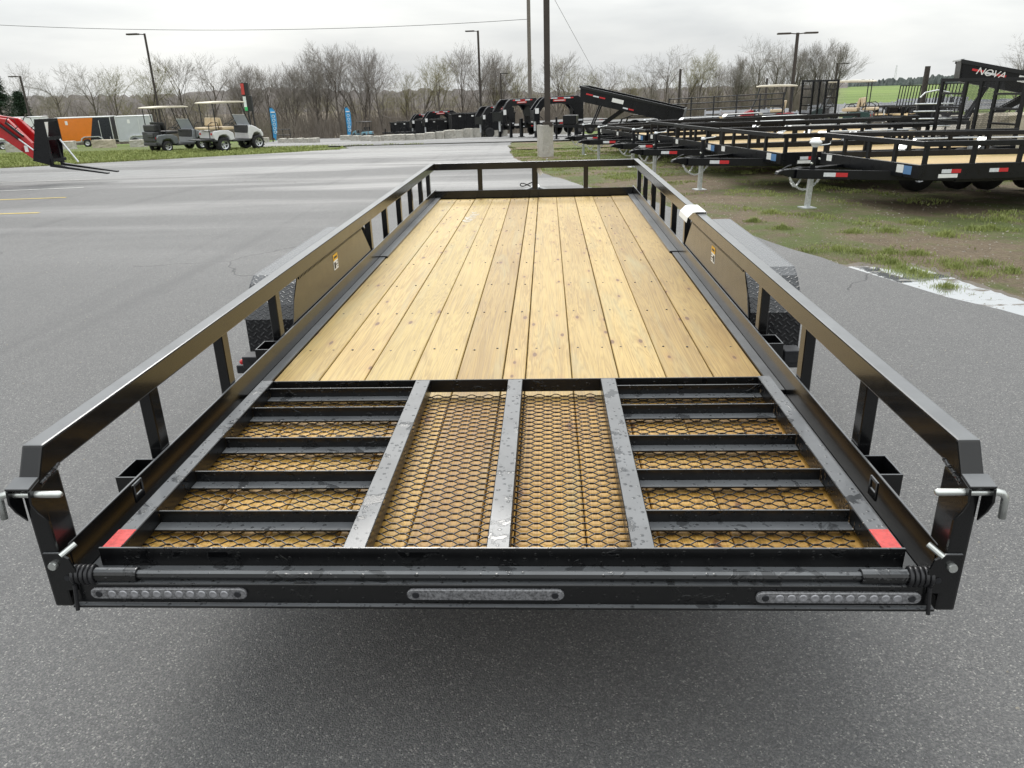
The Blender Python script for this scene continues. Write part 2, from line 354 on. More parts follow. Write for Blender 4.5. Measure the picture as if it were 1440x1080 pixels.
M['needles'] = simple('pine needles', (.022, .045, .022), .8, 0, .4, .8, .05)
M['far_wood'] = simple('far leafless wood', (.105, .092, .085), .95, 0, .35, .06, .02)
M['far_pine'] = simple('far dark wood', (.035, .048, .042), .95, 0, .4, .08, .02)
def diamond_plate():
    m, nt, ns, lk, b = new_mat('black tread plate')
    v = coords(nt); sp = N(nt, 'ShaderNodeSeparateXYZ', {0: v})
    # two families of short raised bars crossing at right angles
    along = mth(nt, 'ADD', sp.outputs[1], sp.outputs[2])
    u1 = mth(nt, 'MULTIPLY', mth(nt, 'ADD', sp.outputs[0], along), 26.0); v1 = mth(nt, 'MULTIPLY', mth(nt, 'SUBTRACT', sp.outputs[0], along), 26.0)
    iu, iv = mth(nt, 'FLOOR', u1), mth(nt, 'FLOOR', v1)
    par = mth(nt, 'ABSOLUTE', mth(nt, 'MODULO', mth(nt, 'ADD', iu, iv), 2.0))
    fu = mth(nt, 'ABSOLUTE', mth(nt, 'SUBTRACT', mth(nt, 'FRACT', u1), .5)); fv = mth(nt, 'ABSOLUTE', mth(nt, 'SUBTRACT', mth(nt, 'FRACT', v1), .5))
    def bar(p, q): return mth(nt, 'MULTIPLY', mth(nt, 'MULTIPLY', mth(nt, 'SUBTRACT', .5, p), 6.0, clamp=True), mth(nt, 'MULTIPLY', mth(nt, 'SUBTRACT', .17, q), 9.0, clamp=True))
    b1, b2 = bar(fu, fv), bar(fv, fu)
    h = mth(nt, 'ADD', mth(nt, 'MULTIPLY', b1, par), mth(nt, 'MULTIPLY', b2, mth(nt, 'SUBTRACT', 1.0, par)))
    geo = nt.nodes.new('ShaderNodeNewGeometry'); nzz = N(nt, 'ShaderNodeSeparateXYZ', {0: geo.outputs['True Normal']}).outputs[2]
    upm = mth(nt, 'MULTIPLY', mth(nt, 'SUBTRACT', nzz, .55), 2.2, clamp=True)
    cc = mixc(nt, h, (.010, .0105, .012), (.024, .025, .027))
    cc = mixc(nt, mth(nt, 'MULTIPLY', upm, mth(nt, 'MULTIPLY_ADD', h, .4, .45)), cc, (.27, .28, .295))  # reflected sky brightness painted into the plate's upward faces
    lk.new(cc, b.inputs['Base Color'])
    b.inputs['Roughness'].default_value = .25
    bump(nt, b, h, .8, .005)
    return m
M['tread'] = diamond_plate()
def lens_mat():
    m, nt, ns, lk, b = new_mat('clear lamp lens')
    v = coords(nt); n = noise(nt, v, 160, 3, .6)
    lk.new(ramp(nt, n, [(.3, (.05, .05, .053)), (.7, (.20, .20, .21))]), b.inputs['Base Color'])
    b.inputs['Roughness'].default_value = .12; b.inputs['Coat Weight'].default_value = 1; bump(nt, b, n, .4, .003)
    return m
M['lens'] = lens_mat()
M['diode'] = simple('silvered diode cup', (.34, .34, .36), .15, .5, .15, 80)
def water_mat():
    m, nt, ns, lk, b = new_mat('still puddle water')
    b.inputs['Base Color'].default_value = (.60, .62, .63, 1); b.inputs['Metallic'].default_value = .84; b.inputs['Roughness'].default_value = .02
    v = coords(nt); bump(nt, b, noise(nt, v, 8, 2), .02, .01)
    isl = mth(nt, 'MULTIPLY', mth(nt, 'SUBTRACT', noise(nt, N(nt, 'ShaderNodeMapping', {'Vector': v, 'Scale': (2.2, 5.0, 1)}).outputs[0], 1.6, 5, .6), .56), 16.0, clamp=True)
    lk.new(mixc(nt, isl, (.60, .62, .63), (.10, .078, .055)), b.inputs['Base Color'])
    lk.new(mth(nt, 'MULTIPLY_ADD', isl, -.84, .84), b.inputs['Metallic']); lk.new(mth(nt, 'MULTIPLY_ADD', isl, .35, .02), b.inputs['Roughness'])
    return m
M['wet_mud'] = simple('dark wet mud', (.095, .073, .050), .45, 0, .3, 7, .2, .5)
M['water'] = water_mat()
M['line_y'] = simple('worn yellow paint', (.52, .40, .10), .7, 0, .25, 12)
M['line_w'] = simple('worn white paint', (.52, .52, .50), .7, 0, .25, 12)

# ------------------------------------------------------------------ mesh helpers
class MB:
    def __init__(s): s.v, s.f = [], []
    def add(s, vs, fs):
        o = len(s.v); s.v += [tuple(q) for q in vs]; s.f += [tuple(i+o for i in f) for f in fs]; return s
    def mm(s, x0, x1, y0, y1, z0, z1):
        return s.add([(x0, y0, z0), (x1, y0, z0), (x1, y1, z0), (x0, y1, z0), (x0, y0, z1), (x1, y0, z1), (x1, y1, z1), (x0, y1, z1)],
                     [(0, 3, 2, 1), (4, 5, 6, 7), (0, 1, 5, 4), (1, 2, 6, 5), (2, 3, 7, 6), (3, 0, 4, 7)])
    def beam(s, a, b, w, h, up=(0, 0, 1)):                # a box between two points
        a, b = Vector(a), Vector(b); d = (b-a).normalized(); up = Vector(up)
        side = d.cross(up)
        if side.length < 1e-4: side = d.cross(Vector((1, 0, 0)))
        side.normalize(); n = side.cross(d).normalized()
        vs = []
        for p in (a, b):
            for i, j in ((-1, -1), (1, -1), (1, 1), (-1, 1)): vs.append(p + side*i*w/2 + n*j*h/2)
        return s.add(vs, [(0, 1, 2, 3), (7, 6, 5, 4), (0, 4, 5, 1), (1, 5, 6, 2), (2, 6, 7, 3), (3, 7, 4, 0)])
    def tube(s, pts, r, n=8, cap=True):
        pts = [Vector(p) for p in pts]; rs = r if isinstance(r, (list, tuple)) else [r]*len(pts)
        t0 = (pts[1]-pts[0]).normalized(); ref = Vector((0, 0, 1)) if abs(t0.z) < .9 else Vector((1, 0, 0))
        vs = []
        for i, p in enumerate(pts):
            t = (pts[min(i+1, len(pts)-1)]-pts[max(i-1, 0)]).normalized()
            a = t.cross(ref)
            if a.length < 1e-4: a = t.cross(Vector((0, 1, 0)))
            a.normalize(); c = a.cross(t)
            for k in range(n):
                q = 2*math.pi*k/n; vs.append(p + (a*math.cos(q)+c*math.sin(q))*rs[i])
        fs = []
        for i in range(len(pts)-1):
            for k in range(n):
                k2 = (k+1) % n; fs.append((i*n+k, i*n+k2, (i+1)*n+k2, (i+1)*n+k))
        if cap: fs += [tuple(range(n-1, -1, -1)), tuple((len(pts)-1)*n+k for k in range(n))]
        return s.add(vs, fs)
    def prism(s, prof, d0, d1, plane='xz'):               # profile in a plane, pushed along the third axis
        def P(a, b, d): return {'xz': (a, d, b), 'yz': (d, a, b), 'xy': (a, b, d)}[plane]
        n = len(prof)
        vs = [P(a, b, d0) for a, b in prof]+[P(a, b, d1) for a, b in prof]
        return s.add(vs, [tuple(range(n)), tuple(range(2*n-1, n-1, -1))]+[(i, i+n, (i+1) % n+n, (i+1) % n) for i in range(n)])
    def lathe(s, prof, axis='y', n=20, c=(0, 0, 0)):       # (radius, along) pairs
        vs = []
        for r, a in prof:
            for k in range(n):
                q = 2*math.pi*k/n; x, y = r*math.cos(q), r*math.sin(q)
                vs.append({'y': (c[0]+x, c[1]+a, c[2]+y), 'x': (c[0]+a, c[1]+x, c[2]+y), 'z': (c[0]+x, c[1]+y, c[2]+a)}[axis])
        fs = []
        for i in range(len(prof)-1):
            for k in range(n):
                k2 = (k+1) % n; fs.append((i*n+k, i*n+k2, (i+1)*n+k2, (i+1)*n+k))
        return s.add(vs, fs)
    def quad(s, a, b, c, d): return s.add([a, b, c, d], [(0, 1, 2, 3)])
    def mesh(s, name, mat, bevel=0.0, smooth=False, seg=1):
        me = bpy.data.meshes.new(name); me.from_pydata(s.v, [], s.f)
        bm = bmesh.new(); bm.from_mesh(me)
        if bevel:
            es = [e for e in bm.edges if len(e.link_faces) == 2 and e.calc_face_angle(0) > .6]
            bmesh.ops.bevel(bm, geom=es, offset=bevel, segments=seg, affect='EDGES', profile=.6, clamp_overlap=True)
        bmesh.ops.recalc_face_normals(bm, faces=bm.faces)
        bm.to_mesh(me); bm.free()
        if smooth:
            me.polygons.foreach_set('use_smooth', [True]*len(me.polygons))
        me.materials.append(mat); return me
    def build(s, name, mat, parent=None, loc=(0, 0, 0), rz=0.0, bevel=0.0, smooth=False, seg=1):
        return link(name, s.mesh(name, mat, bevel, smooth, seg), parent, loc, rz)
def link(name, me, parent=None, loc=(0, 0, 0), rz=0.0):
    o = bpy.data.objects.new(name, me); COL.objects.link(o); o.location = loc; o.rotation_euler = (0, 0, rz)
    if parent is not None: o.parent = parent
    return o
def tag(o, label=None, cat=None, group=None, kind=None):
    if label: o['label'] = label
    if cat: o['category'] = cat
    if group: o['group'] = group
    if kind: o['kind'] = kind
    return o
def thing(name, label, cat, loc=(0, 0, 0), rot=(0, 0, 0), group=None):
    o = bpy.data.objects.new(name, None); COL.objects.link(o); o.location = loc; o.rotation_euler = rot; o.empty_display_size = .2
    return tag(o, label, cat, group)
def copy_tree(o, parent=None):
    c = o.copy(); COL.objects.link(c); c.parent = parent
    for ch in list(o.children): copy_tree(ch, c)
    return c
def B(x0, x1, y0, y1, z0, z1): return MB().mm(x0, x1, y0, y1, z0, z1)
def text_mesh(txt, size, mat, name='lettering', depth=.002, shear=0.0):
    cu = bpy.data.curves.new('txt', 'FONT'); cu.body = txt; cu.size = size; cu.extrude = depth; cu.shear = shear; cu.align_x = 'CENTER'; cu.align_y = 'CENTER'; cu.resolution_u = 3
    o = bpy.data.objects.new('txt', cu); COL.objects.link(o)
    dg = bpy.context.evaluated_depsgraph_get(); dg.update()
    me = bpy.data.meshes.new_from_object(o.evaluated_get(dg)); me.name = name
    bpy.data.objects.remove(o); bpy.data.curves.remove(cu)
    me.materials.clear(); me.materials.append(mat); return me

# ------------------------------------------------------------------ ground, lot, roads
def lin(a, b, n): return [a+(b-a)*i/n for i in range(n+1)]
def sheet(name, rows, xl, xr, nx, dz, mat):
    vs, fs = [], []
    for y in rows:
        a, b = xl(y), xr(y)
        for i in range(nx+1):
            x = a+(b-a)*i/nx; vs.append((x, y, terrain(x, y)+dz))
    for j in range(len(rows)-1):
        for i in range(nx):
            k = j*(nx+1)+i; fs.append((k, k+1, k+nx+2, k+nx+1))
    me = bpy.data.meshes.new(name); me.from_pydata(vs, [], fs); me.materials.append(mat)
    return tag(link(name, me), kind='structure')
def interp(pts):
    xs = [p[0] for p in pts]; ys = [p[1] for p in pts]
    return lambda t: float(np.interp(t, xs, ys))
xs = sorted(set([-1600, -1100, -700, -450, -300, -200, -150, -120]+[round(v, 2) for v in np.arange(-100, -30, 5)]+[round(v, 2) for v in np.arange(-30, 22, .5)]+[round(v, 2) for v in np.arange(22, 60, 2)]+[60, 80, 100, 130, 170, 220, 300, 400, 550, 750, 1000, 1400]))
ys = sorted(set([-60, -30, -15]+[round(v, 2) for v in np.arange(-8, 42, .5)]+[round(v, 2) for v in np.arange(42, 112, 2)]+[112, 120, 130, 145, 165, 190, 220, 260, 300, 360, 440, 540, 660, 800, 900, 1100, 1500, 2200]))
gv = [(x, y, terrain(x, y)-(.03*random.random()*sstep(4.4, 5.5, x) if y < 40 else 0)) for y in ys for x in xs]
nx = len(xs)
gf = [(j*nx+i, j*nx+i+1, (j+1)*nx+i+1, (j+1)*nx+i) for j in range(len(ys)-1) for i in range(nx-1)]
gm = bpy.data.meshes.new('ground'); gm.from_pydata(gv, [], gf); gm.materials.append(M['ground'])
gm.polygons.foreach_set('use_smooth', [True]*len(gm.polygons))
tag(link('ground', gm), kind='structure')

edge_px = [(1440, 447), (1354, 424.5), (1277, 403.5), (1238, 393), (1187, 377), (1130, 358)]
edge = [(e.y, e.x) for e in (onz(px, py, 0) for px, py in edge_px)]
edge = sorted([(-8, 9.0), (0, 5.6), (2.6, 4.4)] + edge + [(8.3, 2.45), (11, 1.75), (13.5, .75), (16.0, .1), (18.9, -.45), (22.5, -.95), (26, -1.15), (31, -1.3)])
xr_lot = interp(edge)
g0, g1 = gp(0, 238), gp(480, 211)
sl = (g1.x-g0.x)/(g1.y-g0.y)
def xl_lot(y):
    x = g1.x-.25 + sl*(y-g1.y)*1.0 if y < g1.y else g1.x - .1*(y-g1.y)
    return max(-60, x) if y > 10 else -60
rows = sorted(set([-8+.4*i for i in range(98)]+[g1.y, 31.0]))
rows = [y for y in rows if y <= 31.0]
sheet('asphalt_lot', rows, lambda y: xl_lot(y)+.12*math.sin(y*3.1)+.07*math.sin(y*7.7), lambda y: xr_lot(y)+.03*math.sin(y*2.3)+.02*math.sin(y*6.1), 60, .018, M['asphalt'])
sheet('far_road', [31.02+2*i for i in range(34)], lambda y: -.31*y-3.0, lambda y: 3.0, 20, .05, M['asphalt'])
M['gravel'] = simple('pale crushed gravel', (.36, .33, .28), .95, 0, .25, 1.2, .03, .4)
sheet('gravel_yard', [23+1.5*i for i in range(22)], lambda y: 4.0+.28*(y-23), lambda y: 60.0, 30, .04, M['gravel'])
sheet('gravel_track', [25.2+.4*i for i in range(10)], lambda y: -1.1+.2*math.sin(y*2), lambda y: 6.0, 12, .03, M['ground'])
# painted parking lines
for (a, b, mt) in (((-60, 303), (55, 299.5), 'line_y'), ((-60, 280.5), (92, 274.5), 'line_y'), ((-60, 266), (116, 258.5), 'line_w'), ((-60, 252), (138, 244.5), 'line_w')):
    p, q = onz(a[0], a[1], 0), onz(b[0], b[1], 0)
    d = (q-p); d.z = 0; d.normalize(); n = Vector((-d.y, d.x, 0))*.05
    vs = []
    K = 12
    for i in range(K+1):
        c = p.lerp(q, i/K)
        for s in (-1, 1):
            w = c+n*s; vs.append((w.x, w.y, terrain(w.x, w.y)+.023))
    me = bpy.data.meshes.new('parking_line'); me.from_pydata(vs, [], [(2*i, 2*i+1, 2*i+3, 2*i+2) for i in range(K)]); me.materials.append(M[mt])
    tag(link('parking_line', me), kind='structure')
# puddle along the edge of the asphalt
up = [(1187, 376), (1208, 374), (1232, 376), (1257, 379.5), (1277, 375), (1296, 377.5), (1315, 383), (1335, 388), (1354, 397.5), (1384, 406), (1407, 413), (1440, 424), (1475, 437)]
lo = [(1475, 460), (1440, 450), (1354, 427), (1308, 414), (1277, 406), (1238, 396), (1200, 383)]
def dens(pts, amp, n=7):
    out = []
    for (a0, b0), (a1, b1) in zip(pts, pts[1:]):
        for i in range(n):
            f = i/n; out.append((a0+(a1-a0)*f, b0+(b1-b0)*f+amp*random.gauss(0, 1)))
    return out+[pts[-1]]
pv = [onz(a, b, .008) for a, b in dens(up, .8, 3)+lo]
me = bpy.data.meshes.new('puddle'); me.from_pydata([tuple(p) for p in pv], [], [tuple(range(len(pv)))]); me.materials.append(M['water'])
tag(link('puddle', me), kind='structure')
mv = [onz(a, b, .004) for a, b in dens([(a-6 if i == 0 else a, b-4.5) for i, (a, b) in enumerate(up)], 1.5, 3)+lo]
me = bpy.data.meshes.new('mud'); me.from_pydata([tuple(p) for p in mv], [], [tuple(range(len(mv)))]); me.materials.append(M['wet_mud'])
tag(link('mud', me), kind='structure')

# ------------------------------------------------------------------ the trailer in front
L = 6.677
trailer = thing('utility_trailer', 'long black tandem axle utility trailer with new pine deck, seen from its folded ramp gate', 'trailer')
T = trailer
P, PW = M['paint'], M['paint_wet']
# planks
pw, gap = .187, .004
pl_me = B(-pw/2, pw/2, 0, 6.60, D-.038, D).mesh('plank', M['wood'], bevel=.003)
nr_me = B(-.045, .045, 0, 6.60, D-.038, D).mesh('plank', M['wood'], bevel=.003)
x = -1.0
plank_objs = []
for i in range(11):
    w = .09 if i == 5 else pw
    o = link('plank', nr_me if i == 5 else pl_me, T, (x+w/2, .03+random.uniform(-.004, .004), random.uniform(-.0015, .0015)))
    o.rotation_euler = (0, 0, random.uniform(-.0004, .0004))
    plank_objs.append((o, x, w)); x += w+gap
sc_ = MB()
for k in range(10):
    yy = 1.72+.6*k if k < 9 else 6.5
    for o, x0, w in plank_objs:
        for fx in ((.22, .78) if w > .1 else (.5,)):
            cx, cyy = x0+w*fx+random.uniform(-.006, .006), yy+random.uniform(-.012, .012)
            if cyy > 6.6: continue
            sc_.lathe([(.0, D+.0022), (.0045, D+.0022), (.0058, D-.003)], 'z', 7, (cx, cyy, 0))
tag(sc_.build('screw_heads', M['steel_dark'], T), 'dark screw heads in rows across the planks', kind='stuff')
mk = MB()
cpt = onz(661, 307, D)
for dx, dy, r in ((0, 0, .05), (.02, .16, .045), (-.01, -.15, .04), (.012, .3, .03)):
    vs = [(cpt.x+dx+(r+.012*math.sin(3*q+dx*50))*math.cos(q), cpt.y+dy+2.1*(r+.01*math.sin(2*q+1))*math.sin(q), D+.0025) for q in [2*math.pi*k/18 for k in range(18)]]
    mk.add(vs, [tuple(range(18))])
mm_, nt, ns, lk, b_ = new_mat('chalky scuff'); b_.inputs['Base Color'].default_value = (.74, .70, .62, 1); b_.inputs['Roughness'].default_value = .8
vv = coords(nt); lk.new(mth(nt, 'MULTIPLY', mth(nt, 'SUBTRACT', noise(nt, vv, 22, 4), .36), 2.6, clamp=True), b_.inputs['Alpha'])
mk.build('scuff_mark', mm_, plank_objs[2][0]).location = (-plank_objs[2][0].location.x, -plank_objs[2][0].location.y, 0)

for s in (-1, 1):
    xa, xb = sorted((s*1.095, s*1.045))
    # top rail with its slanted rear end
    prof = [(0, .955), (0, .955), (-.002, 1.025), (L+.05, 1.025), (L+.05, .955)]
    MB().prism([(.035, .955), (-.042, .930), (-.046, .948), (.0, 1.025), (L+.05, 1.025), (L+.05, .955)], xa, xb, 'yz').build('top_rail', P, T, bevel=.005, seg=2)
    B(*sorted((s*1.045, s*1.053)), -.006, L+.05, .600, .757).mm(*sorted((s*1.0532, s*1.098)), -.006, L+.05, .600, .608).build('lower_rail', P, T, bevel=.0015)
    wb = MB().tube([(s*1.0445+s*random.uniform(-.0015, .0015), -.040+.078*i/26, .944+.014*i/26+random.uniform(-.0015, .0015)) for i in range(27)], [.0035+.0012*(i % 2) for i in range(27)], 6)
    wb.build('weld_seam', P, T)
    wb = MB().tube([(s*1.045+s*.05*i/16, -.047+random.uniform(-.001, .001), .9435+random.uniform(-.0015, .0015)) for i in range(17)], [.0035+.0012*(i % 2) for i in range(17)], 6)
    wb.build('weld_seam', P, T)
    for y in (.53, 1.075, 1.665, 3.585, 4.14, 4.72, 5.28, 5.86, 6.38):
        B(*sorted((s*1.0535, s*1.0925)), y-.026, y+.026, .6085, .960).build('post', P, T, bevel=.003)
    # rear corner post with pin bracket
    B(xa+.002, xb-.002, -.045, .036, .60, .945).build('corner_post', P, T, bevel=.006, seg=2)
    br = MB()
    for xx in (s*1.099, s*1.047):
        br.prism([(-.040, .957), (-.082, .947), (-.086, .915), (-.072, .885), (-.044, .845)], xx-.003, xx+.003, 'yz')
    br.prism([(-.040, .963), (-.083, .953), (-.082, .947), (-.040, .957)], s*1.102, s*1.044, 'yz')
    bro = br.build('pin_bracket', P, T, bevel=.0015)
    pn = MB().tube([(s*.982, -.064, .930), (s*.988, -.064, .930), (s*1.112, -.064, .930), (s*1.126, -.064, .927), (s*1.134, -.065, .916), (s*1.136, -.066, .866)], [.005, .0082, .0082, .0082, .0082, .0082], 12)
    pn.build('hitch_pin', M['zinc'], T, smooth=True)
    g = MB().prism([(s*1.082, .760), (s*1.044, .760), (s*1.022, .745), (s*1.011, .705), (s*1.012, .655), (s*1.056, .652)], -.052, -.045, 'xz')
    go = g.build('hinge_plate', P, T, bevel=.001)
    bl = MB()
    bl.lathe([(0, -.062), (.010, -.062), (.011, -.058), (.011, -.050)], 'y', 12, (s*1.060, 0, .728))
    bl.build('bolt', M['zinc'], go)
    MB().tube([(s*1.040, -.050, .752), (s*1.016, -.020, .768)], .0075, 10).build('bolt', M['zinc'], go)
    MB().lathe([(0, -.054), (.008, -.054), (.008, -.048)], 'y', 10, (s*1.036, 0, .690)).build('bolt_hole', M['steel_dark'], go)
    # spring and hinge rod sleeve
    pts = [(s*(1.030-.058*t/90), -.034+.020*math.cos(t*2*math.pi/18), .688+.020*math.sin(t*2*math.pi/18)) for t in range(0, 91)]
    MB().tube(pts, .0055, 7).build('gate_spring', M['spring'], T, smooth=True)
    MB().tube([(s*.975, -.034, .688), (s*.868, -.034, .688)], .0175, 14).build('rod_sleeve', M['paint_pool'], T, bevel=.001)
    MB().tube([(s*1.018, -.058, .675), (s*1.022, -.066, .606)], .005, 8).build('spring_lever', M['spring'], T)
    # gate lug
    lug = MB()
    xl_, xh_ = sorted((s*1.006, s*1.000))
    ring = []
    lug.mm(xl_, xh_, .235, .243, .730, .785).mm(xl_, xh_, .275, .283, .730, .785).mm(xl_, xh_, .243, .275, .777, .785).mm(xl_, xh_, .243, .275, .730, .752)
    lug.build('gate_lug', P, T, bevel=.001)
    # stake pockets
    for y in (.41, 1.55):
        k = MB(); a, c = s*1.054, s*1.122
        lo_, hi_ = sorted((a, c))
        k.mm(lo_, hi_, y-.060, y-.054, .612, .748).mm(lo_, hi_, y+.054, y+.060, .612, .748)
        e0, e1 = sorted((c, c-s*.006)); k.mm(e0, e1, y-.054, y+.054, .612, .748)
        k.build('stake_pocket', P, T, bevel=.001)
    # hold-down strips along the deck edge
    lo_, hi_ = sorted((s*1.045, s*1.002)); B(lo_, hi_, 1.17, 3.72, D-.02, D+.010).build('edge_strip', P, T, bevel=.002)
    lo_, hi_ = sorted((s*1.045, s*.988)); B(lo_, hi_, 3.722, 6.66, D-.02, D+.016).build('edge_strip', P, T, bevel=.002)
    lo_, hi_ = sorted((s*1.045, s*1.002)); B(lo_, hi_, .0, 1.168, D-.05, D-.006).build('edge_strip', P, T, bevel=.002)
    # splash panel behind the wheels
    xp = s*1.058
    lo_, hi_ = sorted((xp-.002, xp+.002))
    pan = MB().prism([(1.83, .70), (1.83, .757), (1.88, .86), (1.97, .957), (3.30, .957), (3.53, .757), (3.53, .70)], lo_, hi_, 'yz').build('splash_panel', P, T)
    wel = MB()
    for k in range(60):
        yy = 1.98+1.30*k/59
        wel.mm(min(xp, xp-s*.006), max(xp, xp-s*.006), yy, yy+.011, .936+.002*random.random(), .950)
    tag(wel.build('weld_bead', P, pan), 'row of short welds along the panel top', kind='stuff')
    st = MB(); st.mm(*sorted((xp-s*.0035, xp-s*.0025)), 2.60, 2.69, .835, .886); st.build('sticker', M['white'], pan)
    MB().mm(*sorted((xp-s*.0036, xp-s*.0028)), 2.60, 2.69, .886, .920).build('sticker', M['yellow'], pan)
    ik = MB()
    for r_ in range(3):
        ik.mm(*sorted((xp-s*.0042, xp-s*.0036)), 2.665-.02*(r_ % 2), 2.682, .843+.014*r_, .849+.014*r_)
    ik.mm(*sorted((xp-s*.0042, xp-s*.0036)), 2.608, 2.640, .842, .876)
    ik.mm(*sorted((xp-s*.0042, xp-s*.0036)), 2.615, 2.675, .897, .908)
    ik.build('sticker_print', M['ink'], pan)
    # tread plate fender
    outer = [(1.97, .50), (1.97, .74), (2.02, .80), (2.11, .885), (2.17, .915), (3.57, .915), (3.63, .885), (3.72, .80), (3.77, .74), (3.77, .50)]
    cy_, cz_ = 2.87, .55
    inner = [(cy_+(y-cy_)*.993, cz_+(z-cz_)*.985) for y, z in outer]
    xo, xi = s*1.345, s*1.105
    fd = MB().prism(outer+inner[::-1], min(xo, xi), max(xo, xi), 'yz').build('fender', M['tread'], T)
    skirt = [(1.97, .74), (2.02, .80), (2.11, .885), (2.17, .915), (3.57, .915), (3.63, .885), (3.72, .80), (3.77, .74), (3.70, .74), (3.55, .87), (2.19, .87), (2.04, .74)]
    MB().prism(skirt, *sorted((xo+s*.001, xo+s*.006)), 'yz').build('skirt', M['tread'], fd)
    # wheels
    for yw in (2.45, 3.29):
        cx = s*1.235
        ty = MB().lathe([(.19, -.085), (.30, -.095), (.335, -.085), (.345, -.05), (.347, 0), (.345, .05), (.335, .085), (.30, .095), (.19, .085)], 'x', 28, (cx, yw, .347)).build('wheel', M['rubber'], T, smooth=True)
        MB().lathe([(.0, s*.03), (.06, s*.04), (.075, s*.02), (.13, s*.015), (.17, s*.06), (.195, s*.07), (.19, -s*.07)], 'x', 24, (cx, yw, .347)).build('rim', M['rim_black'], ty, smooth=True)
    # side marker lamp on its bracket behind the fender
    mb_ = B(*sorted((s*1.10, s*1.31)), 1.70, 1.74, .56, .60).mm(*sorted((s*1.185, s*1.26)), 1.66, 1.74, .60, .655).build('lamp_bracket', M['steel_dark'], T, bevel=.003)
    B(*sorted((s*1.262, s*1.282)), 1.675, 1.70, .612, .634).build('side_lamp', M['red_refl'], mb_, bevel=.006)
for yw in (2.45, 3.29):
    MB().tube([(-1.12, yw, .347), (1.12, yw, .347)], .038, 12).build('axle', M['paint_far'], T)
# chassis
for s in (-1, 1): B(*sorted((s*.93, s*1.04)), .35, 6.70, .50, .60).build('main_beam', P, T)
for k in range(11):
    B(-.93, .93, .30+.61*k, .35+.61*k, .545, .618).build('crossmember', P, T)
B(-1.045, 1.045, L, L+.05, .955, 1.0245).build('front_top_rail', P, T, bevel=.005, seg=2)
B(-1.045, 1.045, L, L+.008, .60, .742).build('front_lower_rail', P, T, bevel=.003)
for xx in (-.566, .013, .551):
    B(xx-.024, xx+.024, L+.0085, L+.047, .62, .960).build('front_post', P, T, bevel=.003)
for s in (-1, 1):
    MB().beam((s*.85, L-.9, .54), (s*.05, L+1.35, .54), .06, .12).build('tongue_beam', P, T, bevel=.004)
MB().prism([(-.06, 0), (.06, 0), (.05, .26), (.0, .33), (-.05, .26)], .50, .60, 'xy').build('coupler', M['galv'], T, loc=(0, L+1.30, 0), bevel=.01)
jk = MB().tube([(0, L+.95, .42), (0, L+.95, .90)], .035, 14).build('jack', P, T)
MB().tube([(0, L+.95, .02), (0, L+.95, .44)], .028, 12).build('jack_leg', M['galv'], jk)
B(-.09, .09, L+.86, L+1.04, 0.018, .032).build('jack_foot', M['galv'], jk)
MB().tube([(0, L+.95, .905), (.03, L+.95, .91), (.14, L+.94, .92), (.145, L+.94, .97)], .007, 8).build('crank', M['galv'], jk)
hs = MB().tube([(-.06+.085*math.cos(q), L+.12+.05*math.sin(q), .775+.02*math.sin(q*2)) for q in [2*math.pi*k/20 for k in range(17)]], .006, 8).build('brake_cable', M['hose'], T, smooth=True)
# rear frame
B(-1.033, 1.033, -.050, -.008, .616, .672).build('rear_frame', M['paint_pool'], T, bevel=.002)
B(-1.033, 1.036, -.064, -.050, .611, .618).build('rear_lip', M['paint_pool'], T, bevel=.001)
MB().tube([(-.90, -.034, .688), (.90, -.034, .688)], .0115, 8).build('hinge_rod', M['paint_pool'], T)
# lamp bars
def lampbar(x0, x1, zc, diodes):
    h = .0150
    prof = []
    for c_, q0 in ((x1-h, -90), (x0+h, 90)):
        for k in range(9): q = rad(q0+180*k/8); prof.append((c_+h*math.cos(q), zc+h*math.sin(q)))
    o = MB().prism(prof, -.0585, -.0495, 'xz').build('lamp_bar', M['lens'], T, bevel=.002)
    for xx in (x0+.022, x1-.022):
        MB().lathe([(0, -.0605), (.008, -.0605), (.009, -.058)], 'y', 12, (xx, 0, zc)).build('lamp_screw', M['steel_dark'], o)
    for k in range(diodes):
        xx = x0+.055+(x1-x0-.11)*k/(max(1, diodes-1))
        MB().lathe([(0, -.0588), (.005, -.0592), (.0095, -.0605), (.0105, -.0583)], 'y', 12, (xx, 0, zc)).build('diode', M['diode'], o, smooth=True)
lampbar(-.985, -.595, .648, 11); lampbar(-.203, .175, .648, 0); lampbar(.625, 1.005, .643, 11)

# folded ramp gate lying on the deck
GT = .730
gate = B(-.980, -.932, .030, 1.166, .676, GT).mm(.932, .980, .030, 1.166, .676, GT).mm(-.932, .932, 1.160, 1.1665, .676, GT-.002).build('ramp_gate', PW, T, bevel=.002)
tag(gate, 'black folded ramp gate with expanded mesh, wet with rain')
rb = MB().mm(-.986, .986, .012, .0185, .676, GT+.003).mm(-.986, .986, -.026, .012, .676, .6825)
rb.build('rear_angle', M['paint_pool'], gate, bevel=.001)
for xx in (-.342, .0145, .3685):
    B(xx-.0285, xx+.0285, .020, 1.159, .678, GT-.001).build('stringer', PW, gate, bevel=.002)
for (xa, xb) in ((-.931, -.3715), (.398, .931)):
    for yy in (1.112, .927, .677, .444, .215):
        MB().mm(xa, xb, yy-.003, yy+.003, .678, GT-.012).mm(xa, xb, yy-.044, yy-.003, .678, .684).build('crossbar', M['paint_pool'], gate, bevel=.001)
for s in (-1, 1):
    B(*sorted((s*.979, s*.933)), .0195, .100, GT+.0004, GT+.0016).build('red_reflector', M['red_tape_wet'], gate)
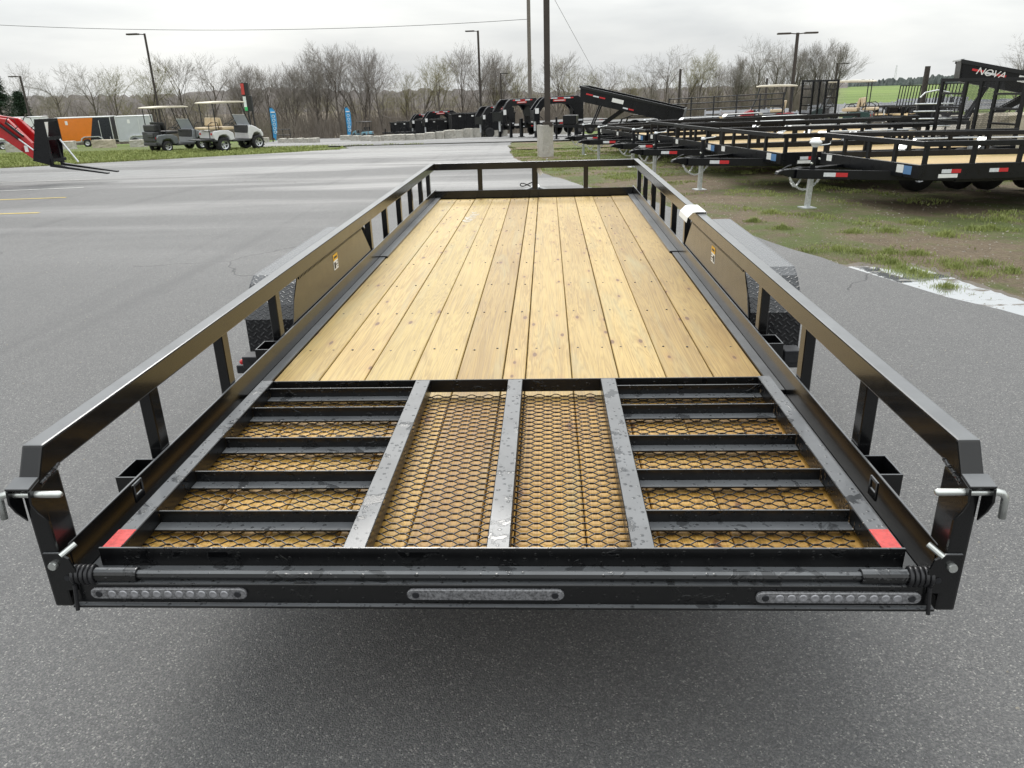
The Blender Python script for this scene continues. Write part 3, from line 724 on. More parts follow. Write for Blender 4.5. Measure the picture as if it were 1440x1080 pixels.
# expanded metal, real strands
ex = MB(); px_, sy_ = .0325, .0170
ny = int(1.128/sy_)
xs_ = [-.935+px_*i for i in range(int(1.87/px_)+1)]
V, Fc = [], []
t, h = .0010, .0016
for j in range(ny):
    yc = .030+sy_*j; o0 = len(V); m_ = 0
    for i, x in enumerate(xs_):
        y = yc+(sy_/2 if (i+j) % 2 else -sy_/2)
        for dx in (-.0050, .0050):
            z = .6700+(.0012 if (i+j) % 2 else -.0012)
            V += [(x+dx, y-t*1.25, z-h), (x+dx, y+t*1.25, z-h), (x+dx, y+t*1.25, z+h), (x+dx, y-t*1.25, z+h)]; m_ += 1
    for i in range(m_-1):
        a, b = o0+4*i, o0+4*i+4
        Fc += [(a, a+1, b+1, b), (a+1, a+2, b+2, b+1), (a+2, a+3, b+3, b+2), (a+3, a, b, b+3)]
ex.v, ex.f = V, Fc
tag(ex.build('expanded_mesh', M['steel_dark'], gate), 'diamond expanded steel mesh floor of the gate')
# paper wrapped over the right rail, and a small paper tag at the front
pp = MB()
pth = [(.985, .972), (.990, 1.0), (1.020, 1.030), (1.046, 1.0335), (1.098, 1.033), (1.104, 1.018)]
for k in range(len(pth)-1):
    (a, za), (b, zb) = pth[k], pth[k+1]
    pp.add([(a, 3.12, za), (b, 3.12, zb), (b, 3.40, zb), (a, 3.40, za), (a, 3.12, za+.004), (b, 3.12, zb+.004), (b, 3.40, zb+.004), (a, 3.40, za+.004)],
           [(0, 3, 2, 1), (4, 5, 6, 7), (0, 1, 5, 4), (2, 3, 7, 6), (1, 2, 6, 5), (3, 0, 4, 7)])
tag(pp.build('paper_wrap', M['paper'], smooth=False), 'white paper folded over the right top rail beside the deck', 'paper')
tg = MB().prism([(.03, .955), (.075, .950), (.098, .900), (.072, .868), (.035, .915)], L+.056, L+.058, 'xz')
tgo = tg.tube([(.035, L+.057, .95), (.03, L+.054, .985)], .003, 5)
tag(tg.build('paper_tag', M['paper']), 'small crumpled white tag hanging from the front top rail', 'tag')

# ------------------------------------------------------------------ trailers standing in the row on the right
def chain(mb, p0, p1, sag, n, r=.006):
    p0, p1 = Vector(p0), Vector(p1)
    pts = [p0.lerp(p1, i/n)+Vector((0, 0, -sag*4*(i/n)*(1-i/n))) for i in range(n+1)]
    for i in range(n):
        a, b = pts[i], pts[i+1]; d = (b-a); c = (a+b)/2; ln = d.length*.72; d.normalize()
        s = d.cross(Vector((0, 0, 1) if abs(d.z) < .95 else (1, 0, 0))).normalized(); u = s.cross(d)
        k = s if i % 2 else u
        w = r*1.9
        for e in (-1, 1): mb.beam(c-d*ln+k*w*e, c+d*ln+k*w*e, r, r, u if i % 2 else s)
        for e in (-1, 1): mb.beam(c+d*ln*e-k*w, c+d*ln*e+k*w, r, r, u if i % 2 else s)
def lot_trailer(length, label, gate=False, gh=1.20, rail=.975):
    t = thing('utility_trailer', label, 'trailer', group='black utility trailers parked in a row on the dirt')
    PF = M['paint_far']; hw, zd, zr = 1.09, .60, rail
    for i in range(11):
        yy = -1.0+i*.182
        B(0.06, length, yy, yy+.178, zd-.035, zd).build('plank', M['wood_far'], t)
    for s in (-1, 1):
        ya, yb = sorted((s*hw, s*(hw-.05)))
        B(0, length, ya, yb, zr-.07, zr).build('top_rail', PF, t, bevel=.004)
        B(0, length, ya, yb, zd-.12, zd+.085).build('lower_rail', PF, t, bevel=.003)
        n = max(5, int(length/.75)); xs_p = [.03+(length-.06)*k/n for k in range(n+1)]
        for xx in xs_p: B(xx-.028, xx+.028, ya+.004, yb-.004, zd+.08, zr-.068).build('post', PF, t)
        MB().beam((-1.18, s*.06, .49), (.75, s*.86, .49), .055, .125).build('tongue_beam', PF, t, bevel=.004)
        B(.72, length-.2, *sorted((s*.84, s*.90)), .422, .552).build('main_beam', PF, t)
        for k, xx in enumerate([.30, 1.05, 1.85, 2.9] + ([4.0] if length > 4.4 else [])):
            yq = s*hw+s*.0015
            B(xx, xx+.15, *sorted((yq, yq+s*.0015)), zd-.035, zd+.015).build('tape_white', M['white_refl'], t)
            B(xx+.151, xx+.30, *sorted((yq, yq+s*.0015)), zd-.035, zd+.015).build('tape_red', M['red_refl'], t)
        B(.26, .56, *sorted((s*hw+s*.0015, s*hw+s*.003)), zd-.095, zd-.045).build('sticker', M['white'], t)
        # tape on the tongue
        d = Vector((1.93, s*.80, 0)).normalized(); nrm = Vector((-d.y*s, d.x*s, 0)); nrm = nrm if nrm.y*s > 0 else -nrm
        o0 = Vector((-1.18, s*.06, .49))+nrm*.0295
        for a, b, mt in ((.36, .52, 'white_refl'), (.521, .68, 'red_refl')):
            MB().beam(o0+d*a, o0+d*b, .003, .055).build('tape', M[mt], t)
        outer = [(2.05, .42), (2.05, .70), (2.25, .86), (3.55, .86), (3.75, .70), (3.75, .42)]
        if length > 5.0: outer = [(x+length*.62-2.9, z) for x, z in outer]
        cx0 = (outer[0][0]+outer[-1][0])/2
        inner = [(cx0+(x-cx0)*.99, .45+(z-.45)*.975) for x, z in outer]
        MB().prism(outer+inner[::-1], *sorted((s*1.10, s*1.34)), 'xz').build('fender', M['galv'], t)
        for xw in (cx0-.42, cx0+.42):
            ty = MB().lathe([(.19, -.085), (.32, -.09), (.345, -.05), (.345, .05), (.32, .09), (.19, .085)], 'y', 20, (xw, s*1.22, .345)).build('wheel', M['rubber'], t, smooth=True)
            MB().lathe([(0, s*.02), (.07, s*.03), (.15, s*.01), (.195, s*.07)], 'y', 16, (xw, s*1.22, .345)).build('rim', M['rim'], ty)
    B(-.05, 0, -hw, hw, zr-.07, zr-.002).build('front_top_rail', PF, t, bevel=.004)
    B(-.05, 0, -hw, hw, zd-.10, zd+.075).build('front_lower_rail', PF, t, bevel=.003)
    for yy in (-.55, 0, .55): B(-.046, -.004, yy-.026, yy+.026, zd+.07, zr-.068).build('front_post', PF, t)
    B(-.052, -.0505, -.95, -.80, zd-.06, zd+.05).build('sticker', M['blue_sticker'], t)
    B(-.052, -.0505, -.795, -.66, zd-.05, zd+.055).build('sticker', M['white'], t)
    B(-.052, -.0505, .80, .93, zd-.03, zd+.06).build('sticker', M['white'], t)
    # coupler, jack, chains
    cp = MB().prism([(-1.47, .48), (-1.45, .525), (-1.38, .545), (-1.28, .555), (-1.12, .553), (-1.12, .43), (-1.20, .425), (-1.30, .45), (-1.38, .475)], -.045, .045, 'xz').build('coupler', PF, t, bevel=.008)
    MB().tube([(-1.38, 0, .545), (-1.30, 0, .59), (-1.24, 0, .605)], .010, 8).build('latch', M['steel_dark'], cp)
    jx = -.90
    jk = MB().tube([(jx, 0, .41), (jx, 0, .85)], .036, 14).build('jack', PF, t)
    for zz in (.63, .69): MB().lathe([(0, -.06), (.014, -.06), (.014, -.035)], 'y', 8, (jx+(.06 if zz > .65 else -.05), 0, zz)).build('bolt', M['zinc'], jk)
    B(jx-.07, jx+.07, -.05, .05, .552, .567).build('jack_plate', PF, jk)
    B(jx-.032, jx+.032, -.032, .032, .015, .42).build('jack_leg', M['galv'], jk, bevel=.004)
    B(jx-.10, jx+.10, -.09, .09, .0, .016).build('jack_foot', M['galv'], jk)
    MB().tube([(jx, 0, .855), (jx+.04, -.01, .865), (jx+.18, -.02, .88), (jx+.22, -.02, .89), (jx+.22, -.02, .92)], .008, 8).build('crank', M['galv'], jk)
    MB().lathe([(0, .885), (.03, .88), (.04, .865), (.04, .845)], 'z', 12, (jx, 0, 0)).build('jack_cap', M['galv'], jk, smooth=True)
    for (p0, p1, sg, nn) in (((-1.27, -.05, .435), (-.80, -.09, .45), .17, 18), ((-1.22, .04, .44), (-1.02, .05, .435), .13, 12)):
        cm = MB(); chain(cm, p0, p1, sg, nn); cm.build('safety_chain', M['galv'], t)
    cb = MB().tube([(-1.25, -.03, .562), (-1.1, -.02, .585), (-1.05, .02, .57), (-.85, .0, .565), (-.3, .3, .56)], .008, 6).build('wiring', M['hose'], t)
    if gate:
        gx = length+.03
        g = B(gx, gx+.05, -1.0, -.94, zd, zd+gh).mm(gx, gx+.05, .94, 1.0, zd, zd+gh).mm(gx, gx+.05, -.94, .94, zd+gh-.06, zd+gh-.002).mm(gx, gx+.05, -.94, .94, zd, zd+.05).build('ramp_gate', PF, t)
        for yy in (-.36, 0, .36): B(gx+.004, gx+.046, yy-.03, yy+.03, zd+.05, zd+gh-.06).build('stringer', PF, g)
        for (a, b) in ((-.94, -.39), (.39, .94)):
            for k in range(4): B(gx+.005, gx+.045, a, b, zd+.16+(gh-.2)/4*k, zd+.195+(gh-.2)/4*k).build('crossbar', M['paint'], g)
        mm2 = MB()
        for k in range(60):
            for sgn in (1, -1):
                y0 = -.94+1.88*k/60*1.0
                h = gh-.11; run = h*.45*sgn
                a, b = y0, y0+run
                if b > .94: hh = (0.94-a)/run*h; b = .94
                elif b < -.94: hh = (-.94-a)/run*h; b = -.94
                else: hh = h
                if hh > .03: mm2.beam((gx+.044, a, zd+.05), (gx+.044, b, zd+.05+hh), .005, .003)
        mm2.build('expanded_mesh', M['steel_dark'], g)
    return t
def place(t, p, heading, pitch=0.0):        # heading: direction of local +x on the ground
    t.location = p; t.rotation_euler = (0, pitch, heading); return t
HD = rad(15.5)
av = Vector((math.cos(HD), math.sin(HD), 0)); nv = Vector((-math.sin(HD), math.cos(HD), 0))
tips = [((3.36, 9.62), 6.0, False, 'nearest black utility trailer of the dirt row, white bag on its jack, beside the puddle'),
        ((2.28, 12.1), 4.5, True, 'second nearest trailer of the dirt row, its mesh ramp gate standing up'),
        ((1.84, 14.75), 5.6, False, 'third trailer of the dirt row counting from the puddle'),
        ((1.63, 17.1), 6.0, False, 'fourth trailer of the dirt row counting from the puddle'),
        ((.98, 19.4), 6.0, False, 'fifth trailer of the dirt row, its tongue over green grass'),
        ((.68, 21.8), 5.6, False, 'farthest-back trailer of the dirt row, tongue nearest the brown light pole'),
        ((2.75, 24.2), 5.3, True, 'trailer behind the dirt row with a mesh gate upright beside the red golf cart')]
protos = {}
for k, ((tx, ty), ln, gt, lab) in enumerate(tips):
    rl = (.975, .975, .975, .975, .80, .78, .78)[k]
    if (ln, gt, rl) in protos:
        t = copy_tree(protos[(ln, gt, rl)]); t['label'] = lab
    else:
        t = lot_trailer(ln, lab, gt, 1.26 if k == 6 else 1.2, rl); protos[(ln, gt, rl)] = t
    c = Vector((tx, ty, 0))+av*1.46
    jackp = Vector((tx, ty, 0))+av*.5
    z0 = terrain(jackp.x, jackp.y); rear = c+av*3.0; zr_ = terrain(rear.x, rear.y)
    pitch = math.atan2(z0-zr_, 3.9)
    place(t, (c.x, c.y, z0-math.tan(pitch)*.98), HD+rad(random.uniform(-1.2, 1.2)), pitch)

first = protos[(6.0, False, .975)]
MB().lathe([(0, .955), (.045, .95), (.078, .925), (.088, .90), (.062, .885), (.052, .86)], 'z', 12, (-.90, 0, 0)).build('plastic_bag', M['plastic_bag'], first, smooth=True)

# ------------------------------------------------------------------ concrete blocks
def block_mesh(w, d, h, seed, mat):
    rnd = random.Random(seed); bm = bmesh.new()
    nx_, ny_, nz_ = max(2, int(w/.18)), max(2, int(d/.18)), max(2, int(h/.15))
    mb = MB().mm(-w/2, w/2, -d/2, d/2, 0, h)
    me = mb.mesh('concrete_block', mat)
    bm.from_mesh(me)
    bmesh.ops.subdivide_edges(bm, edges=bm.edges[:], cuts=4, use_grid_fill=True)
    for v in bm.verts:
        a = .012*(w+d)
        v.co += Vector((rnd.uniform(-a, a), rnd.uniform(-a, a), rnd.uniform(-a, a) if v.co.z > .02 else 0))
    bm.to_mesh(me); bm.free(); return me
blk = [block_mesh(.95, .6, .62, 1, M['concrete']), block_mesh(.8, .6, .60, 2, M['concrete']), block_mesh(1.3, .62, .6, 3, M['concrete_tan']), block_mesh(1.1, .6, .64, 4, M['concrete'])]
def block(p, k, rz, h, label, group, sx=1.0):
    o = link('concrete_block', blk[k], None, p, rz); o.scale = (sx, 1, h/.61)
    return tag(o, label, 'block', group)
BO = ['first', 'second', 'third', 'fourth', 'fifth', 'sixth', 'seventh', 'eighth', 'ninth', 'tenth', 'eleventh', 'twelfth', 'thirteenth', 'fourteenth', 'fifteenth', 'sixteenth', 'seventeenth']
wall_px = [(486, 198, 191), (500, 199, 191), (515, 199.5, 191.5), (530, 200, 191.5), (545, 199, 190.5), (560, 199, 190), (575, 198.5, 189.5), (590, 198, 188.5), (604, 197, 187), (618, 196.5, 185.5), (632, 196, 184), (645, 195, 183), (658, 194.5, 181.5), (671, 194, 180), (683, 193.5, 178), (695, 192.5, 176.5), (708, 192, 175)]
for i, (px, b, tp) in enumerate(wall_px):
    p = gp(px, b); h = ztop(px, tp, p)-p.z
    block((p.x, p.y+.3, p.z-.05), i % 2 if i % 5 else 3, rad(random.uniform(-18, 18)), h+.05,
          {0: 'low concrete block at the flag end of the block wall', 16: 'tallest concrete block at the trailer end of the block wall'}.get(i, 'pale concrete block, '+BO[i]+' from the flag end of the long wall'), 'blocks of the long wall', .66)
for i, px in enumerate((396, 408, 420, 431, 441)):
    p = gp(px, 202); block((p.x, p.y+.3, p.z-.03), i % 2, rad(random.uniform(-12, 12)), .33, 'low concrete block, '+BO[i]+' from the left in the short row by the far road', 'blocks of the short row', .45)
for i, (px, py, k, h, w, lab) in enumerate(((20, 214, 0, .5, 1.1, 'pale concrete block behind the red loader arm'), (92, 210, 0, .50, .9, 'tan concrete block left of the orange trailer wheels'), (143, 208, 2, .55, 1.1, 'long concrete block under the orange and black trailer'), (192, 207, 3, .46, .9, 'concrete block between silver trailer and grey golf cart'), (372, 201, 1, .4, .5, 'small concrete block behind the white cart front wheel'))):
    p = gp(px, py); block((p.x, p.y+.4, p.z-.03), k, rad(8), h, lab, None, w)
# block with the light pole on it
bp_ = gp(767, 221)
tag(link('concrete_block', block_mesh(.36, .36, .90, 9, M['concrete']), None, (bp_.x, bp_.y+.25, bp_.z-.02), rad(28)), 'tall concrete block carrying the brown light pole', 'block')
p = gp(790, 190)
tag(link('concrete_block', block_mesh(1.45, .7, .62, 10, M['concrete']), None, (p.x, p.y+.3, p.z-.02), rad(-6)), 'rock faced concrete block behind the brown light pole', 'block')
p = Vector((9.55, 17.9, terrain(9.55, 17.9)))
tag(link('concrete_block', block_mesh(2.4, .8, 1.05, 11, M['concrete_tan']), None, (p.x+2.0, p.y, p.z-.02), rad(4)), 'tan stone block under the raised dump trailer at right', 'block')

# ------------------------------------------------------------------ poles
def light_pole(px, y, top_py, r, label, arms, name='light_pole', mat='pole_bronze', base_z=None, arm_len=1.0, arm_dir=None, square=False):
    p = at(px, y); z0 = p.z if base_z is None else base_z
    q = ony(px, top_py, y); h = q.z-z0
    p = Vector((q.x, y, z0))
    t = thing(name, label, 'light pole' if arms else 'pole', p)
    mb = MB()
    if square: mb.mm(-r, r, -r, r, 0, h)
    else: mb.tube([(0, 0, -.1), (0, 0, h)], [r, r*.8], 12)
    mb.build('shaft', M[mat], t)
    if base_z is None and arms: MB().lathe([(r*1.1, .6), (r*2.2, .55), (r*2.4, -.1)], 'z', 12).build('footing', M['concrete'], t)
    for a in arms:
        d = Vector((a, .05, 0))
        ar = MB().beam((0, 0, h-.06), d*arm_len+Vector((0, 0, h-.02)), .06, .05).build('arm', M[mat], t)
        e = d.normalized(); c = d*arm_len+Vector((0, 0, h-.02))
        MB().beam(c-e*.08, c+e*.62, .30, .09).build('lamp_head', M[mat], ar, bevel=.02)
    return t
light_pole(203, 46, 47, .075, 'leaning looking dark light pole behind the grey golf cart', (-1,), arm_len=.45)
light_pole(672, 62, 43, .10, 'dark light pole with single head behind the block wall', (-1,), arm_len=.35)
light_pole(28, 62, 107, .10, 'short looking dark light pole before the evergreen at far left', (-1,), arm_len=.3)
light_pole(704, 85, 103, .10, 'distant thin light pole among the bare trees', (1,), arm_len=.2)
light_pole(1122, 44, 46, .11, 'dark light pole with two heads behind the red golf cart', (-1, 1), arm_len=.45)
light_pole(1178, 70, 89, .11, 'slim far light pole with one head right of the mesh gate', (1,), arm_len=.35)
light_pole(957, 60, 97, .11, 'far light pole before the woods above the pipe fence', (), mat='pole_bronze')
bz = bp_.z-.02+.90
t = light_pole(767, bp_.y+.25, -150, .085, 'thick brown square light pole standing on a concrete block', (), base_z=bz-.03, square=True)
B(-.15, .15, -.15, .15, -.01, .12).build('base_cover', M['pole_bronze'], t, bevel=.01)
light_pole(742, 66, -60, .17, 'tall grey wooden utility pole behind the gooseneck trailers', (), name='utility_pole', mat='pole_wood')
light_pole(1305, 25.0, 93, .10, 'dark creosoted post sticking up by the ramp gate', (), name='wooden_post', mat='wood_post')
light_pole(1079, 40, 110, .07, 'short dark post behind the red golf cart windscreen', (), name='wooden_post', mat='wood_post')
# overhead wires
w0, w1 = ony(-80, 31, 66), ony(742, 27, 66)
wi = MB().tube([Vector(w0).lerp(Vector(w1), i/16)+Vector((0, 0, -.7*4*(i/16)*(1-i/16))) for i in range(17)], .018, 5)
tag(wi.build('power_line', M['hose']), 'thin overhead wire crossing the sky at upper left', 'wire')
w0, w1 = ony(742, -70, 66), ony(835, 100, 105)
tag(MB().tube([Vector(w0).lerp(Vector(w1), i/8) for i in range(9)], .018, 5).build('power_line', M['hose']), 'thin wire slanting down to the right of the utility pole', 'wire')

# ------------------------------------------------------------------ golf carts
def golf_cart(label, p, heading, body, roof='roof', seat='seat', lift=0.0, wheel_r=.23, rear_seat=False, rim='rim', scale=1.0, shield=True, bag=False):
    t = thing('golf_cart', label, 'golf cart', p, (0, 0, heading)); t.scale = (scale,)*3
    bm_ = M[body]; z = lift; dk = M['cart_dark']
    # side profile: x forward, rear axle at 0, front axle at 1.65
    rear = [(-.42, .33), (-.45, .62), (-.40, .72), (-.05, .74), (.30, .72), (.52, .60), (.55, .33), (.32, .30), (.27, .45), (.15, .54), (-.02, .55), (-.18, .50), (-.27, .33)]
    MB().prism([(x, zz+z) for x, zz in rear], -.58, .58, 'xz').build('rear_body', bm_, t, bevel=.03)
    front = [(1.22, .30), (1.25, .60), (1.30, .86), (1.42, .88), (1.66, .78), (1.90, .62), (1.98, .48), (1.96, .36), (1.88, .36), (1.82, .50), (1.68, .58), (1.52, .54), (1.42, .40), (1.38, .30)]
    MB().prism([(x, zz+z) for x, zz in front], -.56, .56, 'xz').build('front_cowl', bm_, t, bevel=.03)
    MB().prism([(-.44, .30+z), (-.44, .44+z), (-.22, .30+z)], -.59, .59, 'xz').mm(.45, 1.30, -.57, .57, .24+z, .33+z).build('floor', dk, t, bevel=.015)
    MB().mm(-.50, -.42, -.50, .50, .28+z, .40+z).build('bumper', dk, t, bevel=.02)
    MB().mm(1.94, 2.02, -.48, .48, .34+z, .46+z).build('bumper', dk, t, bevel=.02)
    MB().mm(1.20, 1.30, -.50, .50, .56+z, .88+z).build('dashboard', dk, t, bevel=.03)
    sc = M[seat]
    MB().mm(.05, .60, -.53, .53, .74+z, .86+z).build('seat', sc, t, bevel=.04, seg=2)
    for s in (-1, 1):
        MB().prism([(.10, .90+z), (.04, 1.22+z), (-.05, 1.24+z), (.0, .88+z)], s*.02, s*.52, 'xz').build('backrest', sc, t, bevel=.035, seg=2)
    if rear_seat:
        MB().mm(-.62, -.12, -.53, .53, .78+z, .87+z).build('seat', sc, t, bevel=.04, seg=2)
        for s in (-1, 1): MB().prism([(-.16, .92+z), (-.10, 1.24+z), (-.02, 1.24+z), (-.08, .92+z)], s*.02, s*.52, 'xz').build('backrest', sc, t, bevel=.04, seg=2)
        MB().mm(-1.0, -.42, -.50, .50, .36+z, .40+z).build('footrest', dk, t, bevel=.01)
        for s in (-1, 1):
            MB().tube([(-.12, s*.55, .80+z), (-.18, s*.56, 1.05+z), (-.45, s*.56, 1.06+z), (-.58, s*.56, .98+z), (-.60, s*.55, .42+z)], .018, 8).build('grab_rail', M['steel_dark'], t)
    if bag:
        MB().mm(-.50, -.24, -.48, .48, .46+z, .86+z).mm(-.56, -.50, -.46, -.02, .62+z, .80+z).build('bag_well', dk, t, bevel=.03)
        MB().mm(-.42, -.10, -.46, .46, .86+z, 1.14+z).build('sweater_basket', M['seat_black'], t, bevel=.04)
    for s in (-1, 1):
        MB().tube([(-.24, s*.53, .70+z), (-.24, s*.53, 1.80+z)], .02, 8).build('roof_strut', M['steel_dark'], t)
        MB().tube([(1.42, s*.53, .82+z), (1.22, s*.52, 1.30+z), (1.10, s*.52, 1.80+z)], .02, 8).build('roof_strut', M['steel_dark'], t)
        if not rear_seat: MB().tube([(.02, s*.55, .74+z), (.10, s*.53, 1.30+z), (.0, s*.53, 1.80+z)], .016, 8).build('roof_strut', M['steel_dark'], t)
        MB().tube([(.12, s*.56, .90+z), (.18, s*.57, 1.0+z), (.45, s*.57, 1.0+z), (.52, s*.56, .88+z)], .016, 8).build('arm_rest', M['steel_dark'], t)
    rf = [(-.42, 1.80), (-.40, 1.845), (-.2, 1.865), (.4, 1.88), (1.0, 1.865), (1.24, 1.835), (1.28, 1.80), (1.2, 1.79), (-.3, 1.79)]
    MB().prism([(x, zz+z) for x, zz in rf], -.58, .58, 'xz').build('roof', M[roof], t, bevel=.02)
    if shield:
        ws = MB().add([(1.40, -.50, .86+z), (1.40, .50, .86+z), (1.22, .49, 1.30+z), (1.22, -.49, 1.30+z), (1.408, -.50, .862+z), (1.408, .50, .862+z), (1.228, .49, 1.302+z), (1.228, -.49, 1.302+z)],
                 [(0, 1, 2, 3), (7, 6, 5, 4), (0, 4, 5, 1), (1, 5, 6, 2), (2, 6, 7, 3), (3, 7, 4, 0)]).build('windshield', M['windshield'], t)
        MB().beam((1.222, -.50, 1.305+z), (1.222, .50, 1.305+z), .02, .02).build('shield_edge', M['trim'], ws)
    st = MB().tube([(1.18, .26, .78+z), (.98, .26, 1.0+z)], .018, 8).build('steering_column', dk, t)
    a, n_ = Vector((.98, .26, 1.0+z)), Vector((-.67, 0, .74))
    e1, e2 = Vector((0, 1, 0)), Vector((.74, 0, .67))
    MB().tube([a+(e1*math.cos(q)+e2*math.sin(q))*.17 for q in [2*math.pi*k/18 for k in range(19)]], .015, 6).build('steering_wheel', dk, st)
    for s in (-1, 1):
        MB().mm(-.462, -.44, *sorted((s*.50, s*.38)), .56+z, .64+z).build('tail_light', M['red_refl'], t, bevel=.005)
        MB().mm(1.86, 1.93, *sorted((s*.48, s*.30)), .60+z, .66+z).build('headlight', M['white'], t, bevel=.005)
        for xw in (0.0, 1.65):
            w = .11 if wheel_r < .26 else .14
            prof = [(wheel_r*.58, -w), (wheel_r*.9, -w*1.02), (wheel_r, -w*.7), (wheel_r, w*.7), (wheel_r*.9, w*1.02), (wheel_r*.58, w)]
            tw = MB().lathe(prof, 'y', 22, (xw, s*.48, wheel_r))
            if wheel_r > .26:
                for k in range(14):
                    q = 2*math.pi*k/14; c = Vector((xw+wheel_r*math.cos(q), s*.48, wheel_r+wheel_r*math.sin(q))); e = Vector((math.cos(q), 0, math.sin(q)))
                    tw.beam(c-Vector((0, w*.9, 0)), c+Vector((0, w*.9, 0)), .035, .03, e)
            ty = tw.build('wheel', M['rubber'], t, smooth=wheel_r < .26)
            rb_ = MB().lathe([(0, s*w*.7), (wheel_r*.18, s*w*.75), (wheel_r*.25, s*w*.5), (wheel_r*.3, s*w*.35)], 'y', 16, (xw, s*.48, wheel_r))
            for k in range(5):
                q = 2*math.pi*k/5
                rb_.beam((xw+wheel_r*.2*math.cos(q), s*(.48+w*.55), wheel_r+wheel_r*.2*math.sin(q)), (xw+wheel_r*.56*math.cos(q), s*(.48+w*.75), wheel_r+wheel_r*.56*math.sin(q)), wheel_r*.18, .02, (0, 1, 0))
            rb_.lathe([(wheel_r*.5, s*w*.9), (wheel_r*.6, s*w*1.03), (wheel_r*.6, s*w*.6), (wheel_r*.5, s*w*.6)], 'y', 20, (xw, s*.48, wheel_r))
            rb_.build('rim', M[rim], ty)
    for xw in (0.0, 1.65): MB().tube([(xw, -.42, wheel_r), (xw, .42, wheel_r)], .04, 8).mm(xw-.06, xw+.06, -.25, .25, wheel_r, .33+z).build('axle', M['steel_dark'], t)
    return t
def hd(deg): return rad(90-deg)              # compass-like: degrees right of straight ahead
pc = gp(228, 213.5); golf_cart('silver grey golf cart with cream roof and bag well, on the grass', pc, hd(34), 'cart_grey', seat='seat_black', bag=True, scale=.93)
pc = gp(307, 213); golf_cart('white lifted golf cart with tan seats and knobbly tyres, on the grass', pc, hd(37), 'cart_white', lift=.14, wheel_r=.29, rear_seat=True, scale=.92)
pc = at(1105, 34.0); golf_cart('red golf cart with cream roof beyond the trailer row', pc, hd(-76), 'cart_red')
pc = at(1212, 30.5); golf_cart('dark golf cart with cream roof half hidden by the mesh gate', pc, hd(-62), 'cart_green', rear_seat=True)
pc = at(514, 93); golf_cart('small far light blue golf cart with dark roof beyond the wall', pc, hd(-60), 'cart_blue', roof='cart_dark', seat='seat_black', shield=False)

# ------------------------------------------------------------------ enclosed cargo trailers
def cargo_trailer(label, p, heading, front_mat, rear_mat, ln=4.4, w=2.0, hh=2.0, split=None, flip=False):
    t = thing('cargo_trailer', label, 'trailer', p, (0, 0, heading))
    z0 = .45
    if split is None:
        bd = B(0, ln, -w/2, w/2, z0, z0+hh).build('body', M[front_mat], t, bevel=.03)
    else:
        a, b = split
        bd = MB().prism([(0, z0), (a, z0), (b, z0+hh), (0, z0+hh)], -w/2, w/2, 'xz').build('body', M[front_mat], t)
        MB().prism([(a, z0), (ln, z0), (ln, z0+hh), (b, z0+hh)], -w/2+.001, w/2-.001, 'xz').build('rear_body', M[rear_mat], t)
    B(-.02, ln+.02, -w/2-.02, w/2+.02, z0+hh-.02, z0+hh+.05).build('roof_trim', M['trim'], t, bevel=.01)
    B(-.015, ln+.015, -w/2-.012, w/2+.012, z0-.05, z0+.06).build('bottom_trim', M['trim'], t)
    for xx in (0, ln):
        for s in (-1, 1): B(xx-.03, xx+.03, s*w/2-.03, s*w/2+.03, z0, z0+hh).build('corner_trim', M['trim'], t)
    for s in (-1, 1):
        B(ln-.95, ln-.91, *sorted((s*w/2, s*(w/2+.012))), z0+.15, z0+hh-.25).build('door_edge', M['trim'], t)
        B(.9, 1.1, *sorted((s*w/2, s*(w/2+.01))), z0+hh*.72, z0+hh*.88).build('sticker', M['white'], t)
        c = ln*.62
        out = [(c-.95+.0, z0), (c-.85, z0+.28), (c-.6, z0+.42), (c+.6, z0+.42), (c+.85, z0+.28), (c+.95, z0)]
        inn = [(c+(x-c)*.9, z0+(zz-z0)*.85) for x, zz in out]
        MB().prism(out+inn[::-1], *sorted((s*(w/2+.003), s*(w/2+.16))), 'xz').build('fender', M['trim'], t)
        for xw in (c-.42, c+.42):
            ty = MB().lathe([(.18, -.08), (.30, -.09), (.335, -.05), (.335, .05), (.30, .09), (.18, .08)], 'y', 20, (xw, s*(w/2+.09), .335)).build('wheel', M['rubber'], t, smooth=True)
            MB().lathe([(0, s*.03), (.12, s*.02), (.185, s*.07)], 'y', 14, (xw, s*(w/2+.09), .335)).build('rim', M['rim'], ty)
    for s in (-1, 1): MB().beam((-1.1, s*.05, .48), (.1, s*.8, .42), .06, .1).build('tongue_beam', M['paint_far'], t)
    MB().tube([(-.8, 0, .0), (-.8, 0, .8)], .035, 10).build('jack', M['galv'], t)
    B(-.9, -.7, -.1, .1, .0, .02).build('jack_foot', M['galv'], t)
    return t
cargo_trailer('orange and black enclosed trailer parked behind the grass', at(80, 66), rad(14), 'orange', 'navy', 4.5, 2.0, 1.95, split=(2.6, 3.15))
cargo_trailer('plain silver enclosed trailer behind the grey golf cart', at(164, 66), rad(20), 'silver', 'silver', 2.7, 1.9, 1.95)
cargo_trailer('white enclosed trailer behind the red loader', at(62, 61), rad(196), 'trailer_white', 'trailer_white', 4.2, 2.0, 1.95)

